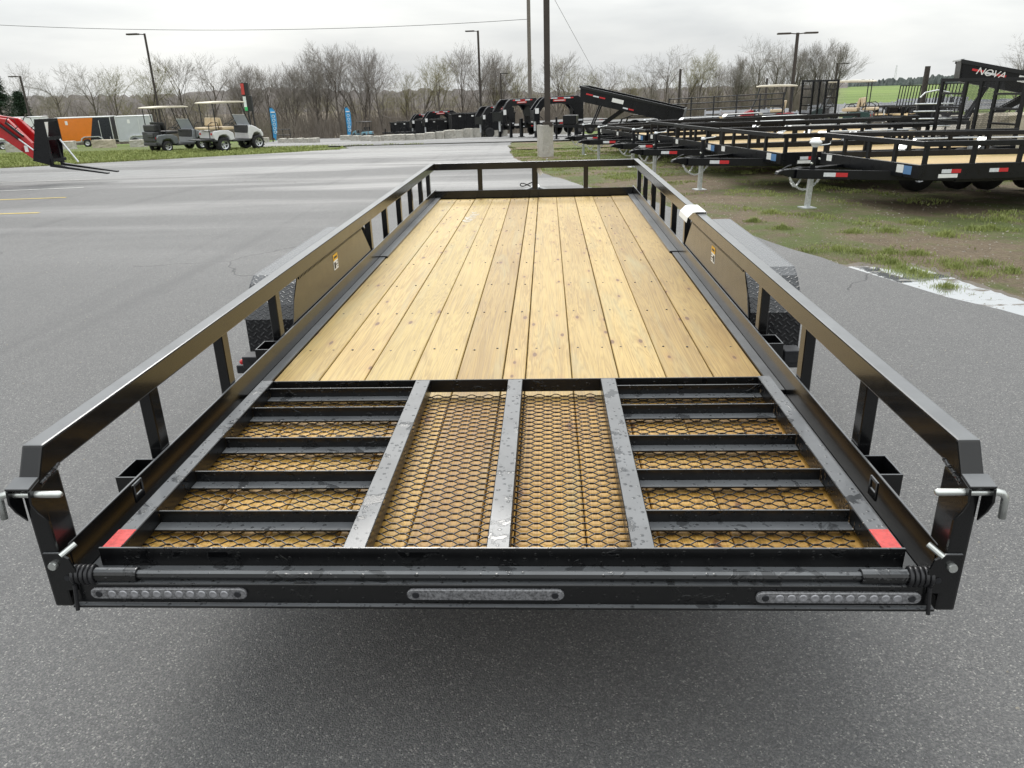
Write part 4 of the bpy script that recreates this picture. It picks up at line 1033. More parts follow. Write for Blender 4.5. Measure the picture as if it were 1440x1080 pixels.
# ------------------------------------------------------------------ feather flags and mast sign
def feather_flag(px, base, top, y, label):
    p = at(px, y); h = ony(px, top, y).z-p.z
    t = thing('feather_flag', label, 'flag', p, (0, 0, rad(8)))
    MB().tube([(0, 0, 0), (0, 0, h*.9), (.05, 0, h*.97), (.2, 0, h)], .025, 6).build('mast', M['steel_dark'], t)
    n = 12; vs = []
    for i in range(n+1):
        f = i/n; zz = h*(.14+.84*f)
        wd = .40*min(1, .45+f*1.2)*(1 if f < .88 else 1-.55*((f-.88)/.12))
        for k in range(4): vs.append((.02+wd*k/3, .05*math.sin(f*6+k*1.1), zz-(.0 if k < 2 else .12*(k-1)*(1-f))))
    fs = [(i*4+k, i*4+k+1, (i+1)*4+k+1, (i+1)*4+k) for i in range(n) for k in range(3)]
    fl = MB().add(vs, fs).build('cloth', M['blue_flag'], t); fl.modifiers.new('thickness', 'SOLIDIFY').thickness = .012
    for i in range(5):
        zz = h*(.30+.11*i)
        MB().lathe([(.06, -.075), (.12, -.075), (.12, .085), (.06, .085)], 'y', 10, (.23, 0, zz)).build('printed_letter', M['pale_blue'], fl)
    MB().mm(.08, .36, -.075, .085, h*.84, h*.87).build('printed_band', M['white'], fl)
    return t
feather_flag(379.5, 192, 150.5, 58, 'blue feather flag next to the white golf cart')
feather_flag(485, 192, 150, 62, 'blue feather flag at the end of the block wall')
p = gp(361, 206)
t = thing('mast_sign', 'leaning black mast with red, white and green panels beside white cart', 'sign', p)
hz = 3.1
for dx in (-.10, .12): MB().beam((dx, 0, 0), (dx-.10, 0, hz*.75), .05, .05).build('leg', M['steel_dark'], t)
B(-.30, .10, -.08, .08, hz*.56, hz*.80).build('cabinet', M['seat_black'], t, bevel=.01)
B(-.34, .0, -.06, .06, hz*.803, hz*1.0).build('top_cabinet', M['seat_black'], t, bevel=.01)
B(-.36, -.20, -.085, -.062, hz*.82, hz*.99).build('red_panel', M['red_panel'], t)
B(-.32, -.17, -.095, -.082, hz*.63, hz*.79).build('white_panel', M['screen_white'], t)
B(-.30, -.15, -.095, -.082, hz*.57, hz*.629).build('green_panel', M['screen_green'], t)
# pipe stand and box beside the flag
p = gp(400, 200)
t = thing('pipe_rack', 'black pipe rack on the grass left of the blue flag', 'rack', p+Vector((-1.2, .8, 0)))
for xx in (0, .9, 1.5): MB().tube([(xx, 0, 0), (xx, 0, .95)], .025, 8).build('upright', M['steel_dark'], t)
MB().tube([(0, 0, .93), (1.5, 0, .93)], .025, 8).build('top_pipe', M['steel_dark'], t)
MB().tube([(0, 0, .5), (1.5, 0, .5)], .025, 8).build('lower_pipe', M['steel_dark'], t)

# ------------------------------------------------------------------ tractor with loader and pallet forks
heel = onz(75, 233, .30); fd_ = Vector((1.0, -.03, 0)).normalized()
t = thing('tractor', 'red tractor loader with black pallet forks at the left edge', 'tractor', (heel.x, heel.y, terrain(heel.x, heel.y)), (0, 0, math.atan2(fd_.y, fd_.x)))
zb = -terrain(heel.x, heel.y)
def U(px): return (px-75)*.0166
def Zz(py): return .30+(233-py)*.0172+zb
for yy in (0.0, .40):
    fk = MB().prism([(-.05, Zz(233)-.02), (1.30, Zz(233)-.21), (1.31, Zz(233)-.18), (.0, Zz(233)+.03), (0, Zz(233)+.62), (-.05, Zz(233)+.62)], yy-.05, yy+.05, 'xz').build('fork', M['paint_far'], t, bevel=.004)
MB().tube([(.12, .28, Zz(200)), (.45, .28, Zz(230))], .02, 8).build('strut', M['galv'], t)
plate = [(U(66), Zz(173)), (U(79), Zz(173)), (U(79), Zz(200)), (U(74), Zz(232)), (U(50), Zz(226)), (U(62), Zz(190))]
for yy in (-.06, .44):
    MB().prism(plate, yy-.012, yy+.012, 'xz').build('carriage_plate', M['paint_far'], t)
for za, zb_ in ((200, 196), (228, 224), (177, 173)): MB().mm(U(74), U(79), -.06, .44, Zz(za), Zz(zb_)).build('carriage_bar', M['paint_far'], t)
arm = [(U(-60), Zz(150)), (U(0), Zz(168)), (U(26), Zz(172)), (U(54), Zz(203)), (U(60), Zz(218)), (U(52), Zz(225)), (U(14), Zz(197)), (U(-4), Zz(191)), (U(-60), Zz(178))]
for yy in (-.01, .39):
    am = MB().prism(arm, yy-.05, yy+.05, 'xz').build('loader_arm', M['tractor_red'], t, bevel=.012)
    cy2 = yy-.09 if yy < .19 else yy+.09
    MB().tube([(U(12), cy2, Zz(176)), (U(38), cy2, Zz(197))], .034, 10).build('cylinder', M['paint_far'], am)
    MB().tube([(U(38), cy2, Zz(197)), (U(56), cy2, Zz(212))], .018, 8).build('piston', M['galv'], am)
    MB().tube([(U(26), cy2, Zz(177)), (U(46), cy2, Zz(194))], .028, 10).build('cylinder', M['paint_far'], am)
    MB().tube([(U(24), cy2, Zz(178)), (U(30), cy2, Zz(170)), (U(38), cy2, Zz(172)), (U(41), cy2, Zz(182)), (U(34), cy2, Zz(186))], .012, 8).build('hose', M['hose'], am)
    MB().mm(U(2), U(8), *sorted((cy2+.032 if yy < .19 else cy2-.032, cy2+.036 if yy < .19 else cy2-.036)), Zz(178), Zz(173)).build('decal', M['white'], am)
    MB().mm(U(42), U(47), *sorted((cy2+.030 if yy < .19 else cy2-.030, cy2+.037 if yy < .19 else cy2-.037)), Zz(214), Zz(206)).build('decal', M['white'], am)
MB().tube([(U(40), -.06, Zz(211)), (U(40), .42, Zz(211))], .06, 10).build('cross_tube', M['tractor_red'], t)
hx = U(-30)
MB().prism([(hx-1.5, .75), (hx-.1, .75), (hx, .85), (hx-.05, 1.15), (hx-.6, 1.25), (hx-1.5, 1.28)], 0.0, .54, 'xz').build('hood', M['tractor_red'], t, bevel=.04)
MB().mm(hx-2.0, hx-.1, .1, .44, .40, .76).build('chassis', M['steel_dark'], t)
MB().mm(hx-2.6, hx-1.6, -.25, .79, .75, .95).mm(hx-2.5, hx-2.2, 0.05, .5, .95, 1.4).build('seat_platform', M['tractor_red'], t, bevel=.03)
for s in (-1, 1):
    for xw, r_, w_ in ((U(-75), .36, .10), (hx-2.0, .58, .16)):
        c = (xw, .27+s*.55, r_)
        ty = MB().lathe([(r_*.6, -w_), (r_*.93, -w_), (r_, -w_*.6), (r_, w_*.6), (r_*.93, w_), (r_*.6, w_)], 'y', 24, c).build('wheel', M['rubber'], t, smooth=True)
        MB().lathe([(0, s*.02), (r_*.3, s*.03), (r_*.6, s*w_*.8), (r_*.6, -s*w_*.8)], 'y', 18, c).build('rim', M['trim'], ty)

# ------------------------------------------------------------------ gooseneck trailers
def gooseneck(label, px, y, heading, kind=0, sc=1.0):
    p = at(px, y); t = thing('gooseneck_trailer', label, 'trailer', p, (0, 0, heading), 'gooseneck trailers behind the wall'); t.scale = (sc,)*3
    PF = M['paint_far']
    # local x: from the neck's coupler towards the deck; the arch stands up in front
    for s in (-1, 1):
        arch = [(0, .95), (0, 1.55), (.35, 2.0), (.55, 2.15), (2.45, 2.20), (2.75, 2.0), (2.75, .55), (2.35, .55), (2.32, 1.15), (2.2, 1.5), (1.95, 1.75), (1.6, 1.84), (.75, 1.80), (.45, 1.60), (.30, 1.35), (.30, .95)]
        MB().prism(arch, *sorted((s*.34, s*.50)), 'xz').build('neck_beam', PF, t, bevel=.02)
        for k in range(4):
            B(.75+.36*k, .93+.36*k, *sorted((s*.5015, s*.505)), 2.07, 2.13).build('tape', M['white_refl' if k % 2 else 'red_refl'], t)
            B(.93+.36*k, 1.10+.36*k, *sorted((s*.5015, s*.505)), 2.07, 2.13).build('tape', M['red_refl' if k % 2 else 'white_refl'], t)
        B(1.05, 1.75, *sorted((s*.5015, s*.505)), 1.93, 2.04).build('name_plate', M['red_panel'], t)
        B(1.12, 1.68, *sorted((s*.505, s*.508)), 1.97, 2.0).build('plate_lettering', M['white'], t)
        B(.06, .26, *sorted((s*.5015, s*.506)), 1.35, 1.62).build('sticker', M['white'], t)
        B(2.42, 2.70, *sorted((s*.5015, s*.506)), .92, 1.0).build('sticker', M['white_refl'], t)
        B(2.45, 8.0, *sorted((s*1.0, s*1.15)), .62, .82).build('side_beam', PF, t)
        for k in range(6):
            B(2.9+.8*k, 3.2+.8*k, *sorted((s*1.151, s*1.155)), .72, .78).build('tape', M['red_refl' if k % 2 else 'white_refl'], t)
        for xw in (5.4, 6.3):
            ty = MB().lathe([(.2, -.1), (.34, -.1), (.38, -.05), (.38, .05), (.34, .1), (.2, .1)], 'y', 18, (xw, s*1.0, .38)).build('wheel', M['rubber'], t, smooth=True)
            MB().lathe([(0, s*.04), (.2, s*.08)], 'y', 14, (xw, s*1.0, .38)).build('rim', M['rim_black'], ty)
        jk = B(2.2, 2.36, *sorted((s*.62, s*.78)), .02, 1.05).build('landing_leg', PF, t)
        B(2.12, 2.44, *sorted((s*.56, s*.84)), .0, .03).build('leg_foot', PF, jk)
    B(.0, .30, -.34, .34, 1.0, 1.5).build('coupler_box', PF, t)
    MB().tube([(.15, 0, .45), (.15, 0, 1.0)], .06, 10).build('coupler', M['galv'], t)
    B(2.2, 2.75, -.34, .34, 1.2, 2.0).build('toolbox', PF, t)
    B(2.45, 8.0, -1.0, 1.0, .74, .82).build('deck', PF if kind else M['wood_far'], t)
    MB().tube([(.2, -.3, 1.3), (.5, -.32, 1.1), (.6, -.3, .9), (.35, -.28, .8), (.3, -.25, 1.1)], .02, 6).build('wiring', M['rubber'], t)
    if kind == 2:
        for s in (-1, 1): B(2.9, 7.8, *sorted((s*1.02, s*1.08)), .82, 1.75).build('bed_side', PF, t)
        B(2.9, 2.96, -1.02, 1.02, .82, 1.75).build('bed_front', PF, t)
    return t
gooseneck('leftmost gooseneck trailer with arched black neck behind the wall', 672, 46, rad(38), 1, .85)
gooseneck('middle gooseneck trailer with white papers on its arched neck', 699, 42, rad(40), 1, .95)
gooseneck('rightmost gooseneck trailer with the widest arch, beside brown pole', 748, 39, rad(14), 1, .93)
# ------------------------------------------------------------------ dump trailers
def dump_trailer(label, p, heading, tilt, ln=4.2, hb=.62, lettering=None, fence_side=False, sc=1.0, rise=.62):
    t = thing('dump_trailer', label, 'trailer', p, (0, 0, heading)); t.scale = (sc,)*3
    PF = M['paint_far']; w = 1.0
    for s in (-1, 1):
        B(-.4, ln-.3, *sorted((s*.45, s*.55)), .50, .64).build('frame_rail', PF, t)
        MB().beam((-.4, s*.5, .57), (-1.6, s*.06, .57), .08, .12).build('tongue_beam', PF, t)
        out = [(1.5, .55), (1.62, .88), (1.85, .95), (2.95, .95), (3.2, .88), (3.3, .55)]
        inn = [(2.4+(x-2.4)*.95, .5+(z-.5)*.93) for x, z in out]
        MB().prism(out+inn[::-1], *sorted((s*.92, s*1.16)), 'xz').build('fender', PF, t)
        for xw in (1.95, 2.82):
            ty = MB().lathe([(.2, -.09), (.33, -.1), (.37, -.05), (.37, .05), (.33, .1), (.2, .09)], 'y', 18, (xw, s*1.02, .37)).build('wheel', M['rubber'], t, smooth=True)
            MB().lathe([(0, s*.03), (.12, s*.03), (.2, s*.08)], 'y', 14, (xw, s*1.02, .37)).build('rim', M['rim_black'], ty)
    for xw in (1.95, 2.82): MB().tube([(xw, -1.0, .37), (xw, 1.0, .37)], .05, 8).mm(xw-.05, xw+.05, -.5, .5, .38, .52).build('axle', PF, t)
    B(-.4, ln-.3, -.45, .45, .55, .62).build('frame_deck', PF, t)
    B(-1.1, -.5, -.3, .3, .64, 1.02).build('pump_box', PF, t, bevel=.02)
    MB().tube([(-1.45, 0, .0), (-1.45, 0, .95)], .05, 10).build('jack', PF, t)
    B(-1.56, -1.34, -.12, .12, .0, .03).build('jack_foot', PF, t)
    # the bed hinges at the rear
    hinge = Vector((ln-.35, 0, .70)); c, s_ = math.cos(tilt), math.sin(tilt)
    def tr(x, z): return (hinge.x-(x*c-z*s_)*1.0, hinge.z+x*s_+z*c)
    def bedprism(prof, d0, d1): return MB().prism([tr(x, z) for x, z in prof], d0, d1, 'xz')
    bed = bedprism([(-.3, 0), (ln-.1, 0), (ln-.1, .06), (-.3, .06)], -w, w).build('bed', PF, t)
    for s in (-1, 1):
        bedprism([(-.3, .06), (ln-.1, .06), (ln+.05, hb), (-.3, hb)], *sorted((s*w, s*(w-.05)))).build('bed_side', PF, bed)
        bedprism([(-.32, hb-.09), (ln+.08, hb-.09), (ln+.1, hb+.01), (-.32, hb+.01)], *sorted((s*(w+.04), s*(w-.06)))).build('bed_rim', M['paint'], bed)
        for k in range(5):
            xx = .3+k*(ln-.6)/4.6
            bedprism([(xx, .06), (xx+.06, .06), (xx+.06, hb-.09), (xx, hb-.09)], *sorted((s*w, s*(w+.03)))).build('bed_rib', PF, bed)
        for xx, wd, zz, mt in ((ln-1.1, .25, .30, 'red_refl'), (ln-.82, .25, .30, 'white_refl'), (ln-.55, .3, .32, 'red_refl'), (ln-1.9, .5, .26, 'name'), (1.7, .22, .10, 'red_refl'), (1.95, .22, .10, 'white_refl')):
            mt2 = 'white' if mt == 'name' else mt; hgt = .16 if mt == 'name' else .055
            bedprism([(xx, zz), (xx+wd, zz), (xx+wd, zz+hgt), (xx, zz+hgt)], *sorted((s*(w+.031), s*(w+.035)))).build('sticker', M[mt2], bed)
    bedprism([(ln-.1, .06), (ln-.04, .06), (ln+.08, hb), (ln+.02, hb)], -w+.05, w-.05).build('bed_front', PF, bed)
    bedprism([(ln+.02, hb), (ln+.16, hb-.06), (ln+.17, hb-.02), (ln+.02, hb+.04)], -w, w).build('tarp_shroud', M['trim'], bed)
    bedprism([(-.36, 0), (-.31, 0), (-.31, hb), (-.36, hb)], -w, w).build('tail_gate', PF, bed)
    # hydraulic lift
    a = tr(ln*.55, 0)
    for s in (-1, 1):
        MB().beam((hinge.x-ln*.75, s*.2, .62), (a[0], s*.2, a[1]), .10, .16).build('lift_arm', PF, t)
        MB().tube([(.2, s*.3, .62), (tr(ln*.8, 0)[0], s*.3, tr(ln*.8, 0)[1])], .035, 8).build('prop', M['steel_dark'], t)
    if lettering:
        me = text_mesh(lettering, .25, M['white'], 'lettering', .004, .25)
        for s in (-1, 1):
            o = link('lettering', me, bed); cx, cz = tr(ln-.72, hb*.62)
            th = -tilt if s < 0 else tilt
            # face outwards; text reads along the bed
            Rm = Matrix.Rotation(rad(90), 4, 'X')
            if s > 0: Rm = Matrix.Rotation(rad(180), 4, 'Z') @ Rm
            ang = -tilt*-1
            Rt = Matrix.Rotation(tilt, 4, 'Y')
            o.matrix_local = Matrix.Translation((cx, s*(w+.036), cz)) @ Rt @ Rm
    return t
p = at(812, 31.5)
dump_trailer('black dump trailer with its bed raised, behind the dirt row of trailers', p+Vector((.5, 1.0, 0)), rad(-13), rad(13), 4.1, .60, sc=.95)
dump_trailer('big black dump trailer with white letters and raised bed at right edge', at(1352, 23.5), rad(-22), rad(12.5), 4.3, .54, 'NOVA', sc=1.05)

# dark bins and trailers behind the long wall
def bin_trailer(label, px, y, ln, h, heading, sloped):
    p = at(px, y); t = thing('dump_trailer', label, 'trailer', p, (0, 0, heading), 'dark trailers behind the long wall')
    PF = M['paint_far']
    for s in (-1, 1):
        MB().prism([(.25 if sloped else 0, .55), (ln-.2, .55), (ln, .55+h), (0, .55+h)], *sorted((s*1.0, s*.93)), 'xz').build('bed_side', PF, t)
        B(-.03, ln+.03, *sorted((s*1.03, s*.90)), .55+h-.1, .56+h).build('bed_rim', M['paint'], t)
        for k in range(int(ln/.6)):
            B(.35+.6*k, .42+.6*k, *sorted((s*1.0, s*1.04)), .6, .5+h).build('bed_rib', PF, t)
        for k in range(3): B(.5+.9*k, .66+.9*k, *sorted((s*1.041, s*1.046)), .35+h, .43+h).build('sticker', M['white'], t)
        for xw in (ln*.5-.4, ln*.5+.4):
            MB().lathe([(.0, s*.05), (.2, s*.06), (.33, s*.1), (.36, 0), (.33, -s*.1), (.0, -s*.09)], 'y', 16, (xw, s*.98, .36)).build('wheel', M['rubber'], t, smooth=True)
    B(.2, ln-.1, -.95, .95, .50, .62).build('bed_floor', PF, t)
    B(0, .06, -.93, .93, .62, .5+h).build('bed_front', PF, t); B(ln-.06, ln, -.93, .93, .62, .5+h).build('tail_gate', PF, t)
    for s in (-1, 1): MB().beam((.1, s*.6, .5), (-1.2, s*.05, .5), .08, .12).build('tongue_beam', PF, t)
    MB().tube([(-.9, 0, 0), (-.9, 0, .9)], .05, 8).build('jack', PF, t)
    return t
bin_trailer('leftmost low dark bin trailer behind the wall with white marks', 552, 75, 2.2, .95, rad(-10), True)
bin_trailer('second low dark bin trailer behind the wall', 575, 71, 2.2, .95, rad(-10), True)
bin_trailer('long low dark trailer behind the middle of the wall', 583, 62, 3.6, .9, rad(8), False)
bin_trailer('long dark high sided dump trailer behind the right of the wall', 632, 56, 4.6, 1.15, rad(14), False)
gooseneck('small distant gooseneck trailer above the middle of the wall', 576, 64, rad(22), 1, .88)
gooseneck('second distant gooseneck trailer above the middle of the wall', 594, 60, rad(22), 2, .92)

# ------------------------------------------------------------------ pipe fence, small trailers, aluminium trailers on the right
a, b = at(941, 34), at(1102, 33.0)
t = thing('pipe_fence', 'black pipe rail fence behind the trailer row', 'fence', a)
d = b-a
for k in range(6):
    q = d*k/5; MB().tube([q+Vector((0, 0, -.05)), q+Vector((0, 0, 1.55))], .03, 8).build('post', M['steel_dark'], t)
for zz in (.45, .75, 1.05, 1.30, 1.52): MB().tube([Vector((0, 0, zz)), d+Vector((0, 0, zz))], .022, 8).build('rail', M['steel_dark'], t)
def small_trailer(label, px, y, heading):
    p = at(px, y); t = thing('small_trailer', label, 'trailer', p, (0, 0, heading), 'small trailers on the gravel'); PF = M['paint_far']
    B(0, 2.8, -.75, .75, .42, .47).build('deck', M['wood_far'], t)
    for s in (-1, 1):
        MB().tube([(0, s*.76, .80), (2.8, s*.76, .80)], .025, 6).build('top_rail', PF, t)
        B(0, 2.8, *sorted((s*.74, s*.80)), .38, .50).build('side_beam', PF, t)
        for k in range(4): B(.02+.9*k, .06+.9*k, s*.76-.02, s*.76+.02, .5, .8).build('post', PF, t)
        MB().prism([(1.1, .45), (1.2, .72), (1.8, .72), (1.9, .45)], *sorted((s*.82, s*1.02)), 'xz').build('fender', PF, t)
        ty = MB().lathe([(.15, -.08), (.28, -.08), (.30, 0), (.28, .08), (.15, .08)], 'y', 16, (1.5, s*.92, .30)).build('wheel', M['rubber'], t, smooth=True)
        MB().lathe([(0, s*.03), (.16, s*.07)], 'y', 12, (1.5, s*.92, .30)).build('rim', M['white'], ty)
        MB().beam((0, s*.6, .40), (-.9, s*.04, .42), .05, .08).build('tongue_beam', PF, t)
    MB().tube([(-.7, 0, 0), (-.7, 0, .7)], .03, 8).build('jack', M['galv'], t)
    g = MB().beam((2.85, -.75, .45), (2.95, -.75, 1.75), .04, .04).beam((2.85, .75, .45), (2.95, .75, 1.75), .04, .04).beam((2.95, -.75, 1.75), (2.95, .75, 1.75), .04, .04).build('ramp_gate', PF, t)
    for k in range(1, 7):
        yy = -.75+1.5*k/7; MB().beam((2.85, yy, .45), (2.95, yy, 1.74), .035, .035).build('gate_bar', PF, g)
    return t
small_trailer('small black trailer with barred gate, left of three on the gravel', 1207, 40, rad(15))
small_trailer('small black trailer with barred gate, middle of three on the gravel', 1237, 38, rad(15))
small_trailer('small black trailer with barred gate, right of three on the gravel', 1265, 37, rad(15))
def alu_trailer(label, px, y, heading, n):
    p = at(px, y); t = thing('aluminium_trailer', label, 'trailer', p, (0, 0, heading), 'pale aluminium trailers at the field edge')
    B(0, 3.4, -.9, .9, .50, .56).build('deck', M['alu_deck'], t)
    for s in (-1, 1):
        for k in range(n): B(0, 3.4, *sorted((s*.88, s*.92)), .58+.2*k, .72+.2*k).build('side_board', M['alu'], t)
        for k in range(5): B(.8*k, .8*k+.06, *sorted((s*.92, s*.96)), .4, .58+.2*n).build('post', M['alu'], t)
        MB().lathe([(0, s*.03), (.16, s*.05), (.3, s*.09), (.32, 0), (0, -s*.08)], 'y', 16, (1.9, s*1.02, .32)).build('wheel', M['rubber'], t, smooth=True)
        MB().beam((0, s*.6, .46), (-1.0, s*.04, .46), .05, .08).build('tongue_beam', M['alu'], t)
    B(3.4, 3.45, -.88, .88, .5, .58+.2*n).build('tail_gate', M['alu'], t)
    MB().tube([(-.8, 0, 0), (-.8, 0, .7)], .03, 8).build('jack', M['galv'], t)
    return t
for k, (px, y, n) in enumerate(((962, 38, 1), (1003, 37.5, 2), (1045, 37, 1), (1150, 46, 2), (1200, 50, 2), (1240, 50, 2), (1275, 49, 3), (1310, 47, 2), (1345, 46, 2))):
    alu_trailer('pale aluminium trailer, '+BO[k]+' from the left behind the pipe fence' if k < 3 else 'pale aluminium trailer, '+BO[k-3]+' from the left along the green field', px, y, rad(12+random.uniform(-6, 6)), n)
# livestock style gate panel by the post
p = Vector((7.6, 19.2, terrain(7.6, 19.2))); p = at(1290, 22.0)
t = thing('gate_panel', 'rusty arched pipe gate panel leaning by the dark post', 'gate', p, (0, 0, rad(-12)))
for xx in (0, .42, .84): MB().tube([(xx, 0, 0), (xx+.08, 0, 1.30+(.1 if xx == .42 else 0))], .025, 8).build('upright', M['steel_dark'], t)
MB().tube([(0+.08, 0, 1.28), (.2, 0, 1.42), (.5, 0, 1.48), (.8, 0, 1.42), (.92, 0, 1.28)], .022, 8).build('arch', M['galv'], t)
for k in range(6): MB().tube([(-.04+.0*k, -.03, .12+.2*k), (.98, -.03, .12+.2*k)], .02, 8).build('rail', M['galv'], t)

# ------------------------------------------------------------------ trees
class Tree:
    def __init__(s): s.v, s.f, s.tv, s.tf = [], [], [], []
def limb(V, Fc, pts, rs, n):
    o = len(V); ref = Vector((.3, .2, 1)) if abs((pts[-1]-pts[0]).normalized().z) < .85 else Vector((1, .1, 0))
    for i, p in enumerate(pts):
        t = (pts[min(i+1, len(pts)-1)]-pts[max(i-1, 0)]).normalized(); a = t.cross(ref).normalized(); c = a.cross(t)
        for k in range(n):
            q = 2*math.pi*k/n; w = p+(a*math.cos(q)+c*math.sin(q))*rs[i]; V.append((w.x, w.y, w.z))
    for i in range(len(pts)-1):
        for k in range(n):
            k2 = (k+1) % n; Fc.append((o+i*n+k, o+i*n+k2, o+(i+1)*n+k2, o+(i+1)*n+k))
def grow(rnd, T, p, d, ln, r, lev, maxlev, spread, up):
    seg = 5 if lev == 0 else (4 if lev < 3 else 2)
    pts, rs = [p], [r]; q = p.copy(); dd = d.copy()
    for i in range(seg):
        dd = (dd+Vector((rnd.gauss(0, .10), rnd.gauss(0, .10), rnd.gauss(0, .06)+up*.10))).normalized()
        q = q+dd*ln/seg; pts.append(q.copy()); rs.append(max(.011, r*(1-(.62 if lev else .55)*(i+1)/seg)))
    if lev < 2: limb(T.v, T.f, pts, rs, 7 if lev == 0 else 5)
    else: limb(T.tv, T.tf, pts, rs, 3)
    if lev >= maxlev: return
    nb = {0: rnd.randint(7, 10), 1: rnd.randint(4, 6), 2: rnd.randint(4, 5), 3: rnd.randint(2, 4)}.get(lev, 3)
    for k in range(nb):
        f = (.30+.66*k/(nb-1)) if lev == 0 else (.22+.76*rnd.random())
        i = min(seg-1, int(f*seg)); base = pts[i].lerp(pts[i+1], f*seg-i)
        ax = (pts[i+1]-pts[i]).normalized()
        az = rnd.uniform(0, 2*math.pi) if lev else k*2.4+rnd.uniform(-.5, .5)
        side = Vector((math.cos(az), math.sin(az), 0)); side = (side-ax*side.dot(ax)).normalized()
        sp = spread*rnd.uniform(.7, 1.25)*(1.0 if lev else (1.25-.6*f))
        nd = (ax*math.cos(sp)+side*math.sin(sp)+Vector((0, 0, up*.35))).normalized()
        nl = ln*(rnd.uniform(.50, .72) if lev else rnd.uniform(.42, .62)*(1.2-.45*f))
        grow(rnd, T, base, nd, nl, max(.012, rs[i]*(.52 if lev else .5)), lev+1, maxlev, spread, up)
    # leader carries on
    if lev: grow(rnd, T, pts[-1], dd, ln*.55, rs[-1], lev+1, maxlev, spread, up)
def tree_meshes(seed, spread, up, bark, twig, maxlev=4, buds=0, fork=False):
    rnd = random.Random(seed); T = Tree()
    if fork:
        for s in (-1, 1, .2): grow(rnd, T, Vector((s*.15, .1*s, -.2)), Vector((s*.22, rnd.uniform(-.12, .12), 1)).normalized(), 9.5, .20, 0, maxlev, spread, up)
    else: grow(rnd, T, Vector((0, 0, -.3)), Vector((rnd.uniform(-.05, .05), rnd.uniform(-.05, .05), 1)).normalized(), 11.0, .26, 0, maxlev, spread, up)
    if buds:
        idx = [rnd.randrange(len(T.tv)) for _ in range(buds)]
        for i in idx:
            p = Vector(T.tv[i])+Vector((rnd.gauss(0, .12), rnd.gauss(0, .12), rnd.gauss(0, .12))); o = len(T.tv); r = rnd.uniform(.03, .07)
            a = Vector((rnd.gauss(0, 1), rnd.gauss(0, 1), rnd.gauss(0, 1))).normalized(); b = a.cross(Vector((rnd.gauss(0, 1), rnd.gauss(0, 1), rnd.gauss(0, 1)))).normalized()
            for w in (p+a*r, p+b*r*.7, p-a*r, p-b*r*.7): T.tv.append(tuple(w))
            T.tf.append((o, o+1, o+2, o+3))
    m1 = bpy.data.meshes.new('trunk'); m1.from_pydata(T.v, [], T.f); m1.materials.append(M[bark])
    m2 = bpy.data.meshes.new('crown'); m2.from_pydata(T.tv, [], T.tf); m2.materials.append(M[twig])
    for m_ in (m1, m2): m_.polygons.foreach_set('use_smooth', [True]*len(m_.polygons))
    top = max(v[2] for v in T.tv)
    return m1, m2, top
VAR = [tree_meshes(11, .66, .30, 'bark', 'twig'), tree_meshes(12, .78, .22, 'bark', 'twig'), tree_meshes(13, .58, .35, 'bark', 'twig', fork=True),
       tree_meshes(14, .85, .2, 'bark', 'twig'), tree_meshes(15, .62, .32, 'bark', 'twig_bud', buds=2500), tree_meshes(16, .70, .28, 'bark', 'twig_bud', buds=3500), tree_meshes(17, .52, .45, 'bark', 'twig', fork=True)]
def bare_tree(px, top, y, k, label, group='bare trees of the woods behind the lot', sx=1.0):
    p = at(px, y); h = ztop(px, top, p)-p.z
    m1, m2, th = VAR[k]; s = h/th
    t = thing('bare_tree', label, 'tree', p, (0, 0, random.uniform(0, 6.28)), group); t.scale = (s*sx, s*sx, s)
    link('trunk', m1, t); link('crown', m2, t)
    return t
key = [(40, 84, 84, 1), (95, 86, 92, 3), (135, 84, 88, 1), (165, 88, 96, 5), (212, 74, 98, 4), (262, 70, 102, 0), (300, 72, 99, 1), (345, 82, 104, 6), (382, 86, 100, 0), (408, 84, 104, 6), (448, 52, 100, 2), (478, 54, 97, 0),
       (512, 56, 102, 6), (540, 72, 98, 3), (572, 90, 108, 4), (592, 78, 104, 4), (620, 72, 100, 5), (648, 62, 103, 0), (668, 56, 98, 3), (692, 66, 106, 6), (722, 76, 102, 4), (782, 70, 99, 0), (803, 74, 104, 4), (830, 92, 108, 5),
       (860, 84, 103, 1), (890, 90, 108, 4), (908, 76, 98, 3), (936, 62, 95, 1), (962, 64, 99, 4), (985, 72, 96, 5), (1010, 86, 101, 0), (1033, 74, 92, 6), (1056, 47, 86, 3), (1084, 52, 88, 1), (1110, 60, 92, 6), (1142, 52, 90, 0), (1164, 52, 88, 6)]
special = {448: 'tall forked bare tree above the second blue flag', 478: 'tallest broad bare tree right of the forked one', 1056: 'large spreading bare tree above the red golf cart roof', 668: 'broad bare tree behind the single headed light pole',
           262: 'tall bare tree above the white golf cart', 936: 'rounded bare tree above the raised dump trailer bed', 1164: 'last tall bare tree before the open green field', 40: 'bare tree just behind the evergreen at far left', 782: 'tall bare tree just right of the brown pole'}
ORD = ['first', 'second', 'third', 'fourth', 'fifth', 'sixth', 'seventh', 'eighth', 'ninth', 'tenth', 'eleventh', 'twelfth', 'thirteenth', 'fourteenth', 'fifteenth', 'sixteenth', 'seventeenth', 'eighteenth', 'nineteenth', 'twentieth']
ORD += ['twenty '+w for w in ORD[:9]]+['thirtieth']+['thirty '+w for w in ORD[:9]]
for i, (px, tp, y, k) in enumerate(key):
    bare_tree(px, tp, y, k, special.get(px, 'tall bare grey tree, '+ORD[i]+' from the left along the woods edge'))
rr = random.Random(5)
